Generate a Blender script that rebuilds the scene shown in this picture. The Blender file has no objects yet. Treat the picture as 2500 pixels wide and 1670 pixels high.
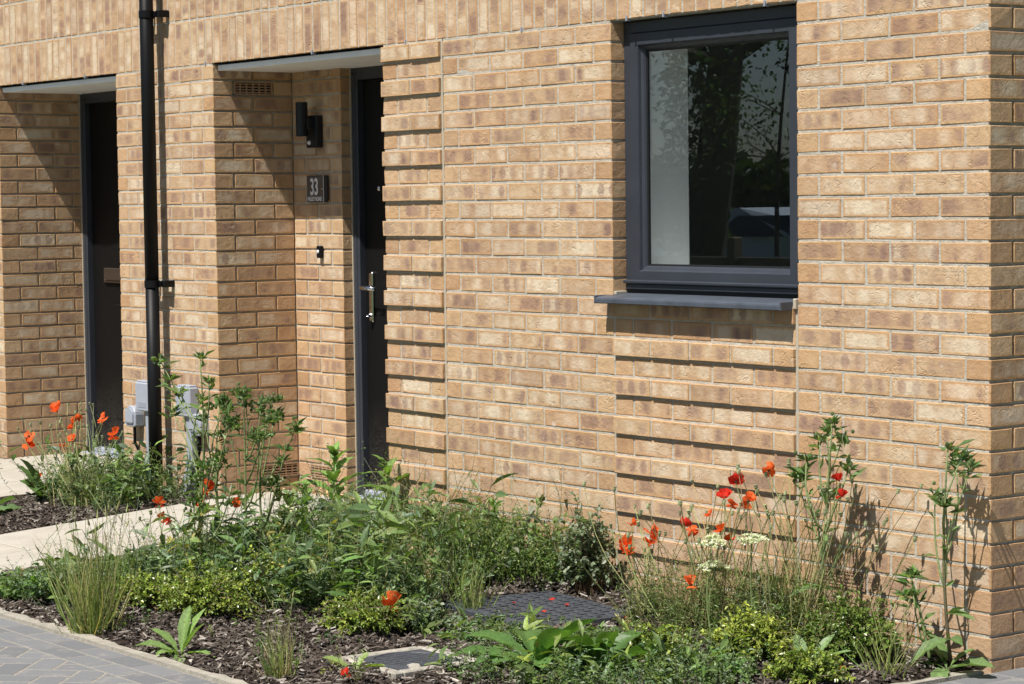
import bpy, math, random
import numpy as np
from mathutils import Matrix, Vector

R = random.Random(7)
G = np.random.default_rng(11)
scene = bpy.context.scene
col = scene.collection

# ------------------------------------------------------------------ camera, sky, sun, exposure
ZS = 2.22                                   # underside of the soldier band above the paving
cam_d = bpy.data.cameras.new('camera'); cam = bpy.data.objects.new('camera', cam_d); col.objects.link(cam)
YAW, PITCH, ROLL = .9315, .058, -.0128
CAM = np.array([5.2856, -5.8371, ZS - .6829])
c_, s_ = math.cos, math.sin
FW = np.array([-s_(YAW) * c_(PITCH), c_(YAW) * c_(PITCH), -s_(PITCH)])
_r = np.array([c_(YAW), s_(YAW), 0.]); _u = np.cross(_r, FW)
RT, UP = c_(ROLL) * _r + s_(ROLL) * _u, -s_(ROLL) * _r + c_(ROLL) * _u
cam.matrix_world = Matrix(((RT[0], UP[0], -FW[0], CAM[0]), (RT[1], UP[1], -FW[1], CAM[1]), (RT[2], UP[2], -FW[2], CAM[2]), (0, 0, 0, 1)))
cam_d.sensor_width = 36; cam_d.sensor_fit = 'HORIZONTAL'; cam_d.lens = 36 * 5905.6 / 2500
cam_d.clip_start = .1; cam_d.clip_end = 600
scene.camera = cam

SUN = Vector((.19, -1, 1.7)).normalized()
sd = bpy.data.lights.new('sun', 'SUN'); sun = bpy.data.objects.new('sun', sd); col.objects.link(sun)
sd.energy = 5.0; sd.angle = math.radians(.53); sd.color = (1, .955, .88)
sun.rotation_euler = SUN.to_track_quat('Z', 'Y').to_euler(); sun.location = (3, -12, 20)
world = bpy.data.worlds.new('World'); scene.world = world; world.use_nodes = True
wn = world.node_tree; bg = wn.nodes['Background']
sky = wn.nodes.new('ShaderNodeTexSky'); sky.sky_type = 'NISHITA'; sky.sun_disc = False
sky.sun_elevation = math.asin(SUN.z); sky.sun_rotation = math.atan2(SUN.x, SUN.y)
sky.air_density = 1.0; sky.dust_density = .7; sky.ozone_density = 2.0
wn.links.new(sky.outputs[0], bg.inputs[0]); bg.inputs[1].default_value = .05
scene.view_settings.view_transform = 'Standard'; scene.view_settings.look = 'None'
scene.view_settings.exposure = .56; scene.view_settings.gamma = 1
scene.view_settings.use_curve_mapping = False
scene.cycles.max_bounces = 6; scene.cycles.diffuse_bounces = 4; scene.cycles.transparent_max_bounces = 12; scene.cycles.adaptive_threshold = .02

# ------------------------------------------------------------------ node helpers
class NT:
    def __init__(s, name):
        s.m = bpy.data.materials.new(name); s.m.use_nodes = True
        s.t = s.m.node_tree; s.b = s.t.nodes['Principled BSDF']; s.out = s.t.nodes['Material Output']
    def put(s, inp, v):
        if hasattr(v, 'is_linked') or isinstance(v, bpy.types.NodeSocket): s.t.links.new(v, inp)
        elif isinstance(v, (tuple, list)): inp.default_value = tuple(v) + (1,) if len(v) == 3 and inp.type == 'RGBA' else v
        else: inp.default_value = v
    def n(s, typ, **kw):
        nd = s.t.nodes.new(typ)
        for k, v in kw.items(): setattr(nd, k, v)
        return nd
    def ma(s, op, a, b=0., c=0., clamp=False):
        nd = s.n('ShaderNodeMath', operation=op, use_clamp=clamp)
        for i, v in enumerate((a, b, c)): s.put(nd.inputs[i], v)
        return nd.outputs[0]
    def mix(s, f, a, b, blend='MIX'):
        nd = s.n('ShaderNodeMix', data_type='RGBA', blend_type=blend)
        s.put(nd.inputs[0], f); s.put(nd.inputs[6], a); s.put(nd.inputs[7], b); return nd.outputs[2]
    def noise(s, v, scale, detail=2., rough=.5):
        nd = s.n('ShaderNodeTexNoise')
        if v is not None: s.put(nd.inputs['Vector'], v)
        nd.inputs['Scale'].default_value = scale; nd.inputs['Detail'].default_value = detail; nd.inputs['Roughness'].default_value = rough
        return nd.outputs[0]
    def vor(s, v, scale):
        nd = s.n('ShaderNodeTexVoronoi')
        if v is not None: s.put(nd.inputs['Vector'], v)
        nd.inputs['Scale'].default_value = scale; return nd.outputs[0]
    def step(s, v, lo, hi, a=0., b=1.):
        nd = s.n('ShaderNodeMapRange', interpolation_type='SMOOTHSTEP')
        s.put(nd.inputs[0], v); s.put(nd.inputs[1], lo); s.put(nd.inputs[2], hi); s.put(nd.inputs[3], a); s.put(nd.inputs[4], b)
        return nd.outputs[0]
    def ramp(s, v, stops):
        nd = s.n('ShaderNodeValToRGB'); el = nd.color_ramp.elements
        while len(el) < len(stops): el.new(.5)
        for e, (p, c) in zip(el, stops): e.position = p; e.color = tuple(c) + (1,)
        s.put(nd.inputs[0], v); return nd.outputs[0]
    def comb(s, x, y, z):
        nd = s.n('ShaderNodeCombineXYZ')
        for i, v in enumerate((x, y, z)): s.put(nd.inputs[i], v)
        return nd.outputs[0]
    def sep(s, v):
        nd = s.n('ShaderNodeSeparateXYZ'); s.put(nd.inputs[0], v); return nd.outputs
    def attr(s, name):
        nd = s.n('ShaderNodeAttribute'); nd.attribute_name = name; return nd.outputs
    def pos(s): return s.n('ShaderNodeNewGeometry').outputs['Position']
    def bump(s, h, dist, strength=1.):
        nd = s.n('ShaderNodeBump'); s.put(nd.inputs['Height'], h); nd.inputs['Distance'].default_value = dist; nd.inputs['Strength'].default_value = strength
        s.t.links.new(nd.outputs[0], s.b.inputs['Normal']); return nd
    def fin(s, color=None, rough=.8, spec=.3, metal=0.):
        if color is not None: s.put(s.b.inputs['Base Color'], color)
        s.put(s.b.inputs['Roughness'], rough); s.b.inputs['Specular IOR Level'].default_value = spec; s.b.inputs['Metallic'].default_value = metal
        return s.m

M = {}
# brick: 'face' holds (u, v, half u) + half v in metres on each face, 'rnd' three numbers drawn per brick
def brick_mat():
    q = NT('buff_brick')
    f = q.attr('face'); u, v, hu = q.sep(f['Color'])[:3]; hv = f['Alpha']
    rn = q.attr('rnd'); r1, r2, r3 = q.sep(rn['Color'])[:3]
    P = q.pos()
    wob = q.ma('MULTIPLY', q.ma('SUBTRACT', q.noise(P, 55., 2.), .5), .016)
    d = q.ma('ADD', q.ma('MINIMUM', q.ma('SUBTRACT', hu, q.ma('ABSOLUTE', u)), q.ma('SUBTRACT', hv, q.ma('ABSOLUTE', v))), wob)
    inner = q.step(d, .004, .015)
    long_face = q.step(hu, .06, .08)
    off = q.ma('MULTIPLY', r1, 37.)
    # streaks and blushes along the length of the face
    vec = q.comb(q.ma('ADD', q.ma('MULTIPLY', u, 13.), off), q.ma('ADD', q.ma('MULTIPLY', v, 5.), q.ma('MULTIPLY', r2, 19.)), q.ma('MULTIPLY', r3, 23.))
    n1 = q.noise(vec, 1.0, 1.6, .45)
    n1 = q.ma('ADD', n1, q.ma('MULTIPLY', q.ma('SUBTRACT', r2, .5), .26))
    blush = q.ramp(n1, [(.27, (.255, .170, .140)), (.36, (.355, .245, .182)), (.44, (.455, .318, .202)), (.54, (.520, .394, .274)), (.68, (.595, .495, .372))])
    base = q.mix(r3, (.468, .290, .150), (.525, .358, .212))
    base = q.mix(q.ma('MULTIPLY', q.step(r1, .80, .95), .55), base, (.42, .25, .135))
    amt = q.ma('MULTIPLY', inner, q.ma('ADD', .25, q.ma('MULTIPLY', long_face, q.step(r2, 0., .75, .42, .75))))
    c = q.mix(amt, base, blush)
    c = q.mix(1., c, q.ramp(q.ma('FRACT', q.ma('MULTIPLY', r1, 9.7)), [(0., (.86, .83, .82)), (.35, (1.0, .95, .92)), (.7, (1.0, 1.0, .98)), (1., (1.06, 1.07, 1.06))]), 'MULTIPLY')
    # kiss marks: dark ovals in a row, on some bricks only
    ph = q.ma('SUBTRACT', q.ma('FRACT', q.ma('ADD', q.ma('DIVIDE', u, .068), q.ma('MULTIPLY', r2, 7.))), .5)
    ov = q.ma('ADD', q.ma('POWER', q.ma('DIVIDE', ph, .34), 2.), q.ma('POWER', q.ma('DIVIDE', v, .029), 2.))
    ov = q.ma('ADD', ov, q.ma('MULTIPLY', q.ma('SUBTRACT', q.noise(P, 90., 2.), .5), 1.1))
    oval = q.ma('MULTIPLY', q.step(ov, 1.25, .35), q.ma('MULTIPLY', q.step(q.ma('FRACT', q.ma('MULTIPLY', r3, 5.3)), .74, .84), long_face))
    n2 = q.noise(vec, .7, 0.)
    c = q.mix(q.ma('MULTIPLY', oval, q.step(n2, .35, .6, .1, .62)), c, (.27, .165, .13))
    g = q.noise(P, 330., 3., .65)
    c = q.mix(1., c, q.ramp(g, [(.3, (.80, .78, .76)), (.5, (1, 1, 1)), (.72, (1.13, 1.12, 1.09))]), 'MULTIPLY')
    sp = q.step(q.vor(P, 150.), .16, .08)
    c = q.mix(q.ma('MULTIPLY', sp, q.step(q.noise(P, 31., 1.), .42, .62, 0., .75)), c, (.76, .60, .38))
    pit = q.step(q.vor(q.comb(q.ma('ADD', q.sep(P)[0], 3.3), q.sep(P)[1], q.sep(P)[2]), 95.), .15, .07)
    pitm = q.ma('MULTIPLY', pit, q.step(q.noise(P, 23., 1.), .5, .66))
    c = q.mix(q.ma('MULTIPLY', pitm, .75), c, (.12, .075, .045))
    # lime bloom on a few bricks, splash dirt near the ground
    lime = q.ma('MULTIPLY', q.step(q.noise(P, 16., 4., .65), .62, .74), q.step(q.noise(P, 2.3, 1.), .53, .64))
    c = q.mix(q.ma('MULTIPLY', lime, .6), c, (.72, .66, .60))
    z = q.ma('ADD', q.sep(P)[2], q.ma('MULTIPLY', q.ma('SUBTRACT', q.noise(P, 4., 3.), .5), .22))
    c = q.mix(q.step(z, .46, .10, 0., .62), c, (.40, .262, .165))
    h = q.ma('ADD', q.ma('MULTIPLY', q.noise(P, 42., 3., .6), 1.4), q.ma('MULTIPLY', g, .55))
    h = q.ma('SUBTRACT', h, q.ma('MULTIPLY', pitm, .8))
    crz = q.step(q.ma('ABSOLUTE', q.ma('SUBTRACT', q.noise(P, 19., 2.), .5)), .02, .0)
    h = q.ma('SUBTRACT', h, q.ma('MULTIPLY', q.ma('MULTIPLY', crz, q.step(q.noise(P, 9., 1.), .5, .6)), .45))
    q.bump(h, .0032, 1.)
    return q.fin(c, .9, .18)
M['brick'] = brick_mat()

def simple(name, color, rough=.7, spec=.4, var=.0, scale=40., metal=0., bd=0., bscale=200.):
    q = NT(name); P = q.pos(); c = color
    if var:
        lo = tuple(x * (1 - var) for x in color); hi = tuple(min(1, x * (1 + var)) for x in color)
        c = q.ramp(q.noise(P, scale, 4., .6), [(.3, lo), (.7, hi)])
    if bd: q.bump(q.noise(P, bscale, 3., .6), bd)
    return q.fin(c, rough, spec, metal)

def mortar_mat():
    q = NT('mortar'); P = q.pos()
    c = q.ramp(q.noise(P, 30., 4., .65), [(.3, (.38, .348, .292)), (.55, (.475, .440, .375)), (.75, (.55, .515, .45))])
    c = q.mix(q.step(q.noise(P, 420., 2.), .6, .75, 0., .35), c, (.22, .19, .15))
    q.bump(q.ma('ADD', q.noise(P, 260., 3.), q.noise(P, 60., 3.)), .004)
    return q.fin(c, .95, .1)
M['mortar'] = mortar_mat()
M['sealant'] = simple('sealant', (.40, .36, .29), .8, .3, .12, 60.)
M['frame_grey'] = simple('anthracite_upvc', (.032, .037, .048), .42, .45, .10, 8., bd=.0003, bscale=500.)
M['sill_grey'] = simple('anthracite_sill', (.062, .072, .092), .5, .4, .22, 14.)
M['gasket'] = simple('black_gasket', (.008, .008, .009), .5, .3)
def door_mat():
    q = NT('black_door'); P = q.pos()
    z = q.ma('ADD', q.sep(P)[2], q.ma('MULTIPLY', q.noise(P, 5., 2.), .25))
    dust = q.ma('MULTIPLY', q.step(q.noise(P, 330., 2., .7), .52, .66), q.step(z, .75, .22, 0., .42))
    c = q.mix(dust, (.006, .006, .006), (.30, .28, .25))
    s = q.n('ShaderNodeMapping'); q.put(s.inputs[0], P); s.inputs[3].default_value = (120, 120, 6)
    q.bump(q.noise(s.outputs[0], 3., 3.), .0008)
    return q.fin(c, .5, .14)
M['door'] = door_mat()
M['chrome'] = simple('polished_steel', (.58, .58, .60), .12, .5, metal=1.)
M['bronze'] = simple('tarnished_plate', (.12, .09, .07), .35, .4, metal=.7)
M['black'] = simple('black_plastic', (.0045, .005, .006), .5, .2, .3, 3., bd=.0003, bscale=60.)
M['lamp_black'] = simple('black_lamp_metal', (.010, .011, .014), .5, .4)
M['white_paint'] = simple('white_paint', (.88, .875, .86), .6, .35, .06, 6., bd=.0008, bscale=14.)
M['plaster'] = simple('white_plaster', (.84, .85, .85), .8, .2, .02, 5.)
M['room'] = simple('room_wall', (.5, .5, .49), .9, .1)
M['box_grey'] = simple('grey_utility_plastic', (.33, .355, .41), .45, .4, .05, 20.)
M['box_dark'] = simple('grey_moulded_line', (.27, .29, .34), .6, .3)
M['vent'] = simple('vent_clay', (.36, .235, .15), .85, .2, .15, 60.)
M['dark'] = simple('dark_void', (.012, .010, .009), .9, .1)
M['sign'] = simple('sign_plate', (.075, .066, .062), .28, .5)
M['letter'] = simple('sign_lettering', (.72, .72, .74), .5, .3)
M['lens'] = simple('white_lens', (.75, .75, .76), .3, .5)
def slab_mat():
    q = NT('path_slab'); P = q.pos(); r = q.sep(q.attr('rnd')['Color'])[0]
    c = q.ramp(q.noise(P, 7., 5., .65), [(.25, (.335, .31, .265)), (.5, (.395, .37, .32)), (.75, (.44, .415, .365))])
    c = q.mix(q.ma('MULTIPLY', r, .25), c, (.37, .31, .235))
    c = q.mix(q.step(q.noise(P, 160., 3.), .62, .75, 0., .4), c, (.26, .22, .17))
    q.bump(q.noise(P, 120., 4.), .002)
    return q.fin(c, .9, .15)
M['slab'] = slab_mat()
def paver_mat():
    q = NT('grey_block_paver'); P = q.pos(); r = q.sep(q.attr('rnd')['Color'])[0]
    c = q.mix(r, (.155, .158, .166), (.192, .195, .202))
    c = q.mix(1., c, q.ramp(q.noise(P, 260., 3., .7), [(.3, (.75, .75, .75)), (.55, (1, 1, 1)), (.75, (1.3, 1.28, 1.25))]), 'MULTIPLY')
    c = q.mix(q.step(q.noise(P, 11., 4., .6), .52, .75, 0., .35), c, (.36, .33, .28))
    q.bump(q.noise(P, 300., 3.), .0015)
    return q.fin(c, .85, .25)
M['paver'] = paver_mat()
M['sand'] = simple('jointing_sand', (.265, .245, .21), .95, .1, .25, 60., bd=.002)
M['concrete'] = simple('concrete_haunch', (.315, .29, .245), .95, .1, .22, 25., bd=.003, bscale=90.)
M['cover'] = simple('dark_cover_plastic', (.050, .056, .068), .55, .4, .25, 40.)
M['frame_con'] = simple('pale_cover_frame', (.33, .305, .262), .9, .2, .35, 30.)
M['soil'] = simple('dark_soil', (.050, .037, .028), .97, .1, .55, 45., bd=.012, bscale=70.)
def attr_mat(name, rough=.9, spec=.15, transl=0., tint=(1.25, 1.35, .6), noise=.25):
    q = NT(name); P = q.pos(); c = q.attr('Col')['Color']
    c = q.mix(1., c, q.ramp(q.noise(P, 130., 2.), [(.3, (1 - noise,) * 3), (.7, (1 + noise,) * 3)]), 'MULTIPLY')
    q.fin(c, rough, spec)
    if transl:
        tr = q.n('ShaderNodeBsdfTranslucent'); q.put(tr.inputs[0], q.mix(1., c, tint, 'MULTIPLY'))
        mx = q.n('ShaderNodeMixShader'); mx.inputs[0].default_value = transl
        q.t.links.new(q.b.outputs[0], mx.inputs[1]); q.t.links.new(tr.outputs[0], mx.inputs[2]); q.t.links.new(mx.outputs[0], q.out.inputs[0])
    return q.m
M['bark'] = attr_mat('bark_chip', .95, .1)
M['leaf'] = attr_mat('leaf', .48, .45, .30, (1.35, 1.5, .55))
M['glossy_leaf'] = attr_mat('glossy_leaf', .32, .5, .25, (1.35, 1.5, .55))
M['stem'] = attr_mat('green_stem', .55, .35)
M['petal'] = attr_mat('petal', .6, .2, .45, (1.15, .8, .7), .35)
M['wood'] = attr_mat('weathered_wood', .9, .15)
def glass_mat():
    q = NT('window_glass')
    tr = q.n('ShaderNodeBsdfTransparent'); tr.inputs[0].default_value = (.95, .97, .965, 1)
    gl = q.n('ShaderNodeBsdfGlossy'); gl.inputs['Roughness'].default_value = .0; gl.inputs['Color'].default_value = (.80, .90, 1., 1)
    lw = q.n('ShaderNodeLayerWeight'); lw.inputs[0].default_value = .5
    mx = q.n('ShaderNodeMixShader'); q.put(mx.inputs[0], q.ma('ADD', .092, q.ma('MULTIPLY', q.ma('POWER', lw.outputs['Facing'], 5.), .915)))
    q.t.links.new(tr.outputs[0], mx.inputs[1]); q.t.links.new(gl.outputs[0], mx.inputs[2]); q.t.links.new(mx.outputs[0], q.out.inputs[0])
    return q.m
M['glass'] = glass_mat()
M['tarmac'] = simple('tarmac', (.055, .055, .056), .95, .2, .2, 60.)
M['grass_field'] = simple('grass_field', (.060, .085, .028), .95, .1, .5, 3.)
M['car_paint'] = simple('silver_car_paint', (.55, .57, .60), .25, .6)
M['car_glass'] = simple('car_glass', (.01, .012, .015), .08, .6)
M['rubber'] = simple('tyre_rubber', (.02, .02, .02), .8, .2)

# ------------------------------------------------------------------ mesh helpers
ORG = {}
def mesh(name, V, faces, mats, pattr=None, cattr=None, smooth=False):
    me = bpy.data.meshes.new(name); V = np.asarray(V, float)
    idx = []; st = []; k = 0
    for F in faces:
        F = np.asarray(F, np.int32)
        if not len(F): continue
        n = F.shape[1]; idx.append(F.ravel()); st.append(k + np.arange(len(F), dtype=np.int32) * n); k += F.size
    idx = np.concatenate(idx); st = np.concatenate(st)
    me.vertices.add(len(V)); me.vertices.foreach_set('co', V.astype(np.float32).ravel())
    me.loops.add(len(idx)); me.loops.foreach_set('vertex_index', idx)
    me.polygons.add(len(st)); me.polygons.foreach_set('loop_start', st)
    for an, dom, dat in ([(a, 'POINT', d) for a, d in (pattr or {}).items()] + [(a, 'CORNER', d) for a, d in (cattr or {}).items()]):
        at = me.attributes.new(an, 'FLOAT_COLOR', dom); at.data.foreach_set('color', np.asarray(dat, np.float32).ravel())
    me.polygons.foreach_set('use_smooth', np.full(len(st), smooth, bool))
    me.update(calc_edges=True); me.materials.append(M[mats]); return me

def tag(o, label=None, cat=None, group=None, kind=None):
    if label: o['label'] = label
    if cat: o['category'] = cat
    if group: o['group'] = group
    if kind: o['kind'] = kind
    return o
def thing(name, loc, label, cat, group=None):
    o = bpy.data.objects.new(name, None); col.objects.link(o); o.location = loc; o.empty_display_size = .05; ORG[o] = np.array(loc, float)
    return tag(o, label, cat, group)
def link(name, me, parent=None, loc=None, kind=None):
    o = bpy.data.objects.new(name, me); col.objects.link(o); o.parent = parent
    if loc is not None: o.location = loc
    if kind: o['kind'] = kind
    ORG[o] = ORG.get(parent, np.zeros(3)) + (np.array(loc, float) if loc is not None else 0)
    return o

class Geo:
    def __init__(s): s.V = []; s.F = {3: [], 4: []}; s.C = []; s.n = 0
    def add(s, V, F, c=(1, 1, 1)):
        V = np.asarray(V, float).reshape(-1, 3)
        for f in (F if isinstance(F, list) and len(F) and isinstance(F[0], np.ndarray) else [np.asarray(F)]):
            if len(f): s.F[f.shape[1]].append(f + s.n)
        s.V.append(V); c = np.asarray(c, float); s.C.append(np.broadcast_to(c, V.shape) if c.ndim == 1 else c); s.n += len(V); return s
    def box(s, x0, x1, y0, y1, z0, z1, c=(1, 1, 1)):
        V = [(x, y, z) for x in (x0, x1) for y in (y0, y1) for z in (z0, z1)]
        return s.add(V, [(0, 1, 3, 2), (4, 6, 7, 5), (0, 4, 5, 1), (2, 3, 7, 6), (0, 2, 6, 4), (1, 5, 7, 3)], c)
    def bbox(s, x0, x1, y0, y1, z0, z1, b=.003, c=(1, 1, 1)):
        V, F, _, _ = chamfer(np.array([(x0 + x1) / 2, (y0 + y1) / 2, (z0 + z1) / 2]), np.array([x1 - x0, y1 - y0, z1 - z0]) / 2, b)
        return s.add(V, [F[0], F[1]], c)
    def tube(s, pts, rad, n=5, c=(1, 1, 1), cap=True):
        pts = np.asarray(pts, float); k = len(pts); rad = np.broadcast_to(np.asarray(rad, float), (k,))
        T = np.gradient(pts, axis=0); T /= np.linalg.norm(T, axis=1)[:, None] + 1e-12
        ref = np.array([0, 0, 1.]) if abs(T[:, 2]).mean() < .8 else np.array([1., 0, 0])
        A = np.cross(T, ref); A /= np.linalg.norm(A, axis=1)[:, None] + 1e-12; B = np.cross(T, A)
        a = np.arange(n) * 2 * np.pi / n
        V = pts[:, None] + rad[:, None, None] * (np.cos(a)[None, :, None] * A[:, None] + np.sin(a)[None, :, None] * B[:, None])
        i = np.arange(k - 1)[:, None] * n; j = np.arange(n)[None]; j2 = (j + 1) % n
        F = np.stack([i + j, i + n + j, i + n + j2, i + j2], -1).reshape(-1, 4)
        V = V.reshape(-1, 3); fs = [F]
        if cap:
            V = np.vstack([V, pts[0], pts[-1]]); jj = np.arange(n)
            fs.append(np.stack([np.full(n, k * n), jj, (jj + 1) % n], -1)); fs.append(np.stack([np.full(n, k * n + 1), (k - 1) * n + (jj + 1) % n, (k - 1) * n + jj], -1))
        cc = np.asarray(c, float)
        return s.add(V, fs, cc)
    def build(s, name, mat, parent=None, kind=None, smooth=False, loc=None):
        V = np.concatenate(s.V) - ORG.get(parent, np.zeros(3)); C = np.concatenate(s.C)
        if loc is not None: V = V - (np.array(loc) - ORG.get(parent, np.zeros(3)))
        C4 = np.concatenate([C, np.ones((len(C), 1))], 1)
        me = mesh(name, V, [np.concatenate(f) for f in s.F.values() if f], mat, {'Col': C4}, smooth=smooth)
        return link(name, me, parent, None if loc is None else np.array(loc) - ORG.get(parent, np.zeros(3)), kind)

# chamfered box template: corner*3+axis
_cs = [(sx, sy, sz) for sx in (-1, 1) for sy in (-1, 1) for sz in (-1, 1)]
def _tmpl():
    S = np.array([_cs[i // 3] for i in range(24)], float); ax = np.arange(24) % 3
    inset = np.ones((24, 3)); inset[np.arange(24), ax] = 0
    P = S * (1 - .2 * inset); q4, q3, o4, o3 = [], [], [], []
    ci = {c: i for i, c in enumerate(_cs)}
    def orient(f):
        p = P[list(f)]; nrm = np.cross(p[1] - p[0], p[2] - p[0]); return f if nrm @ p.mean(0) > 0 else f[::-1]
    for a in range(3):
        for sg in (-1, 1):
            o = [b for b in range(3) if b != a]; f = []
            for s1, s2 in ((-1, -1), (1, -1), (1, 1), (-1, 1)):
                c = [0, 0, 0]; c[a] = sg; c[o[0]] = s1; c[o[1]] = s2; f.append(ci[tuple(c)] * 3 + a)
            q4.append(orient(tuple(f))); o4.append(a)
    for a, b in ((1, 0), (1, 2), (0, 2)):
        c3 = 3 - a - b
        for sa in (-1, 1):
            for sb in (-1, 1):
                k = [0, 0, 0]; k[a] = sa; k[b] = sb; k[c3] = -1; i1 = ci[tuple(k)]; k[c3] = 1; i2 = ci[tuple(k)]
                q4.append(orient((i1 * 3 + a, i2 * 3 + a, i2 * 3 + b, i1 * 3 + b))); o4.append(a)
    for c, i in ci.items(): q3.append(orient((i * 3, i * 3 + 1, i * 3 + 2))); o3.append(1)
    return S, inset, np.array(q4), np.array(q3), np.array(o4), np.array(o3)
_S, _IN, _Q4, _Q3, _O4, _O3 = _tmpl()
def chamfer(ctr, half, b, jit=0.):
    V = ctr + _S * (half - b * _IN)
    if jit: V = V + np.repeat(G.normal(0, jit, (8, 3)), 3, 0) + G.normal(0, jit * .4, (24, 3))
    return V, (_Q4, _Q3), _O4, _O3
_LV = np.concatenate([_Q4.ravel(), _Q3.ravel()]); _LO = np.concatenate([np.repeat(_O4, 4), np.repeat(_O3, 3)])
def face_attr(V, ctr, half):
    L = V[_LV] - ctr; out = np.zeros((len(_LV), 4))
    for a in range(3):
        m = _LO == a; o = [b for b in range(3) if b != a]
        if half[o[0]] < half[o[1]]: o = o[::-1]
        out[m] = np.stack([L[m, o[0]], L[m, o[1]], np.full(m.sum(), half[o[0]]), np.full(m.sum(), half[o[1]])], 1)
    return out

class Bricks:
    """collects boxes; the ones largest in view become objects, the rest one joined part"""
    def __init__(s): s.L = []
    def add(s, x0, x1, y0, y1, z0, z1, name='brick'):
        s.L.append((np.array([(x0 + x1) / 2, (y0 + y1) / 2, (z0 + z1) / 2]), np.array([x1 - x0, y1 - y0, z1 - z0]) / 2, name))
    def seen(s, c, h):
        d = c - CAM; dist = np.linalg.norm(d); d /= dist
        z = (c - CAM) @ FW; px = 1250 + 5905.6 * ((c - CAM) @ RT) / z; py = 835 - 5905.6 * ((c - CAM) @ UP) / z
        if not (-40 < px < 2540 and -60 < py < 1700): return 0
        return (abs(d[0]) * h[1] * h[2] * (1 if c[0] > -99 else 1) + abs(d[1]) * h[0] * h[2]) / dist ** 2
    def build(s, parent, limit, mat='brick', joined='brickwork', b=.0019, jit=.0007):
        order = sorted(s.L, key=lambda t: -s.seen(t[0], t[1])); cnt = {}
        rest = []
        org = ORG.get(parent, np.zeros(3))
        for c, h, nm in order:
            cnt[nm] = cnt.get(nm, 0) + 1
            V, F, _, _ = chamfer(c, h, b, jit); V[:, 0] = c[0] + np.clip(V[:, 0] - c[0], -h[0], h[0]) if h[1] > .09 and nm == 'brick' and abs(c[0] + h[0] - (-4.95)) < .01 else V[:, 0]; fa = face_attr(V, c, h); rd = G.random(4)
            if cnt[nm] <= limit and s.seen(c, h) > 0:
                me = mesh(nm, V - c, F, mat, {'rnd': np.tile(rd, (24, 1))}, {'face': fa}); link(nm, me, parent, c - org)
            else: rest.append((V, fa, rd))
        if rest:
            n = len(rest); V = np.concatenate([r[0] for r in rest]); off = np.arange(n)[:, None, None] * 24
            q4 = (_Q4[None] + off).reshape(-1, 4); q3 = (_Q3[None] + off).reshape(-1, 3)
            n4 = _Q4.size
            fa = np.concatenate([np.concatenate([r[1][:n4] for r in rest]), np.concatenate([r[1][n4:] for r in rest])])
            rd = np.repeat(np.array([r[2] for r in rest]), 24, 0)
            link(joined, mesh(joined, V - org, [q4, q3], mat, {'rnd': rd}, {'face': fa}), parent, None, 'stuff')

def lathe(prof, n=16, ctr=(0, 0, 0), axis='z'):
    pr = np.asarray(prof, float); a = np.arange(n) * 2 * np.pi / n; k = len(pr)
    V = np.stack([pr[:, None, 0] * np.cos(a), pr[:, None, 0] * np.sin(a), np.repeat(pr[:, 1:2], n, 1)], -1).reshape(-1, 3)
    i = np.arange(k - 1)[:, None] * n; j = np.arange(n)[None]; j2 = (j + 1) % n
    F = np.stack([i + j, i + j2, i + n + j2, i + n + j], -1).reshape(-1, 4)
    if axis == 'y': V = V[:, [0, 2, 1]] * [1, -1, 1]
    return V + np.asarray(ctr), F

# ------------------------------------------------------------------ the ground
def gz(x, y):
    x = np.asarray(x, float); y = np.asarray(y, float)
    return (.02 + .016 * np.maximum(0, -x)) * np.clip(1 + y / 2.1, 0, 1)
def gbump(x, y):
    return np.clip((-x - .12) * 2, 0, 1) * np.clip((y + 2.0) * 6, 0, 1) * (.010 * np.sin(x * 9.1 + 1.3 * np.sin(y * 7)) * np.sin(y * 8.3 + x * 3) + .006 * np.sin(x * 23 + y * 17)) - .022 * np.clip((x + .10) / .05, 0, 1) - .012 * np.clip((-1.90 - y) / .05, 0, 1) - .035 * ((np.abs(x + 1.30) < .16) & (np.abs(y + 1.38) < .155)) - .03 * ((np.abs(x + 1.71) < .28) & (np.abs(y + .53) < .2))
def path_z(y): return float(np.clip(.125 + .068 * min(0, y), 0.004, .125))

g = Geo(); g.add([(-300, -300, -.06), (300, -300, -.06), (300, 300, -.06), (-300, 300, -.06)], [(0, 1, 2, 3)])
tag(g.build('ground', 'grass_field'), kind='structure')
g = Geo(); g.add([(-40, -7.5, -.03), (40, -7.5, -.03), (40, -3.4, -.03), (-40, -3.4, -.03)], [(0, 1, 2, 3)])
tag(g.build('road', 'tarmac'), kind='structure')

def bed(name, x0, x1, y0, y1, nx, ny):
    X, Y = np.meshgrid(np.linspace(x0, x1, nx), np.linspace(y0, y1, ny)); Z = gz(X, Y) + gbump(X, Y)
    i = np.arange(ny - 1)[:, None] * nx + np.arange(nx - 1)[None]
    gg = Geo(); gg.add(np.stack([X, Y, Z], -1).reshape(-1, 3), np.stack([i, i + 1, i + nx + 1, i + nx], -1).reshape(-1, 4))
    return tag(gg.build(name, 'soil', smooth=True), kind='structure')
bed('planting_bed_ground', -4.0, -.03, -1.97, .01, 90, 46)
bed('side_bed_ground', -6.0, -4.93, -1.9, .01, 26, 42)

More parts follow.
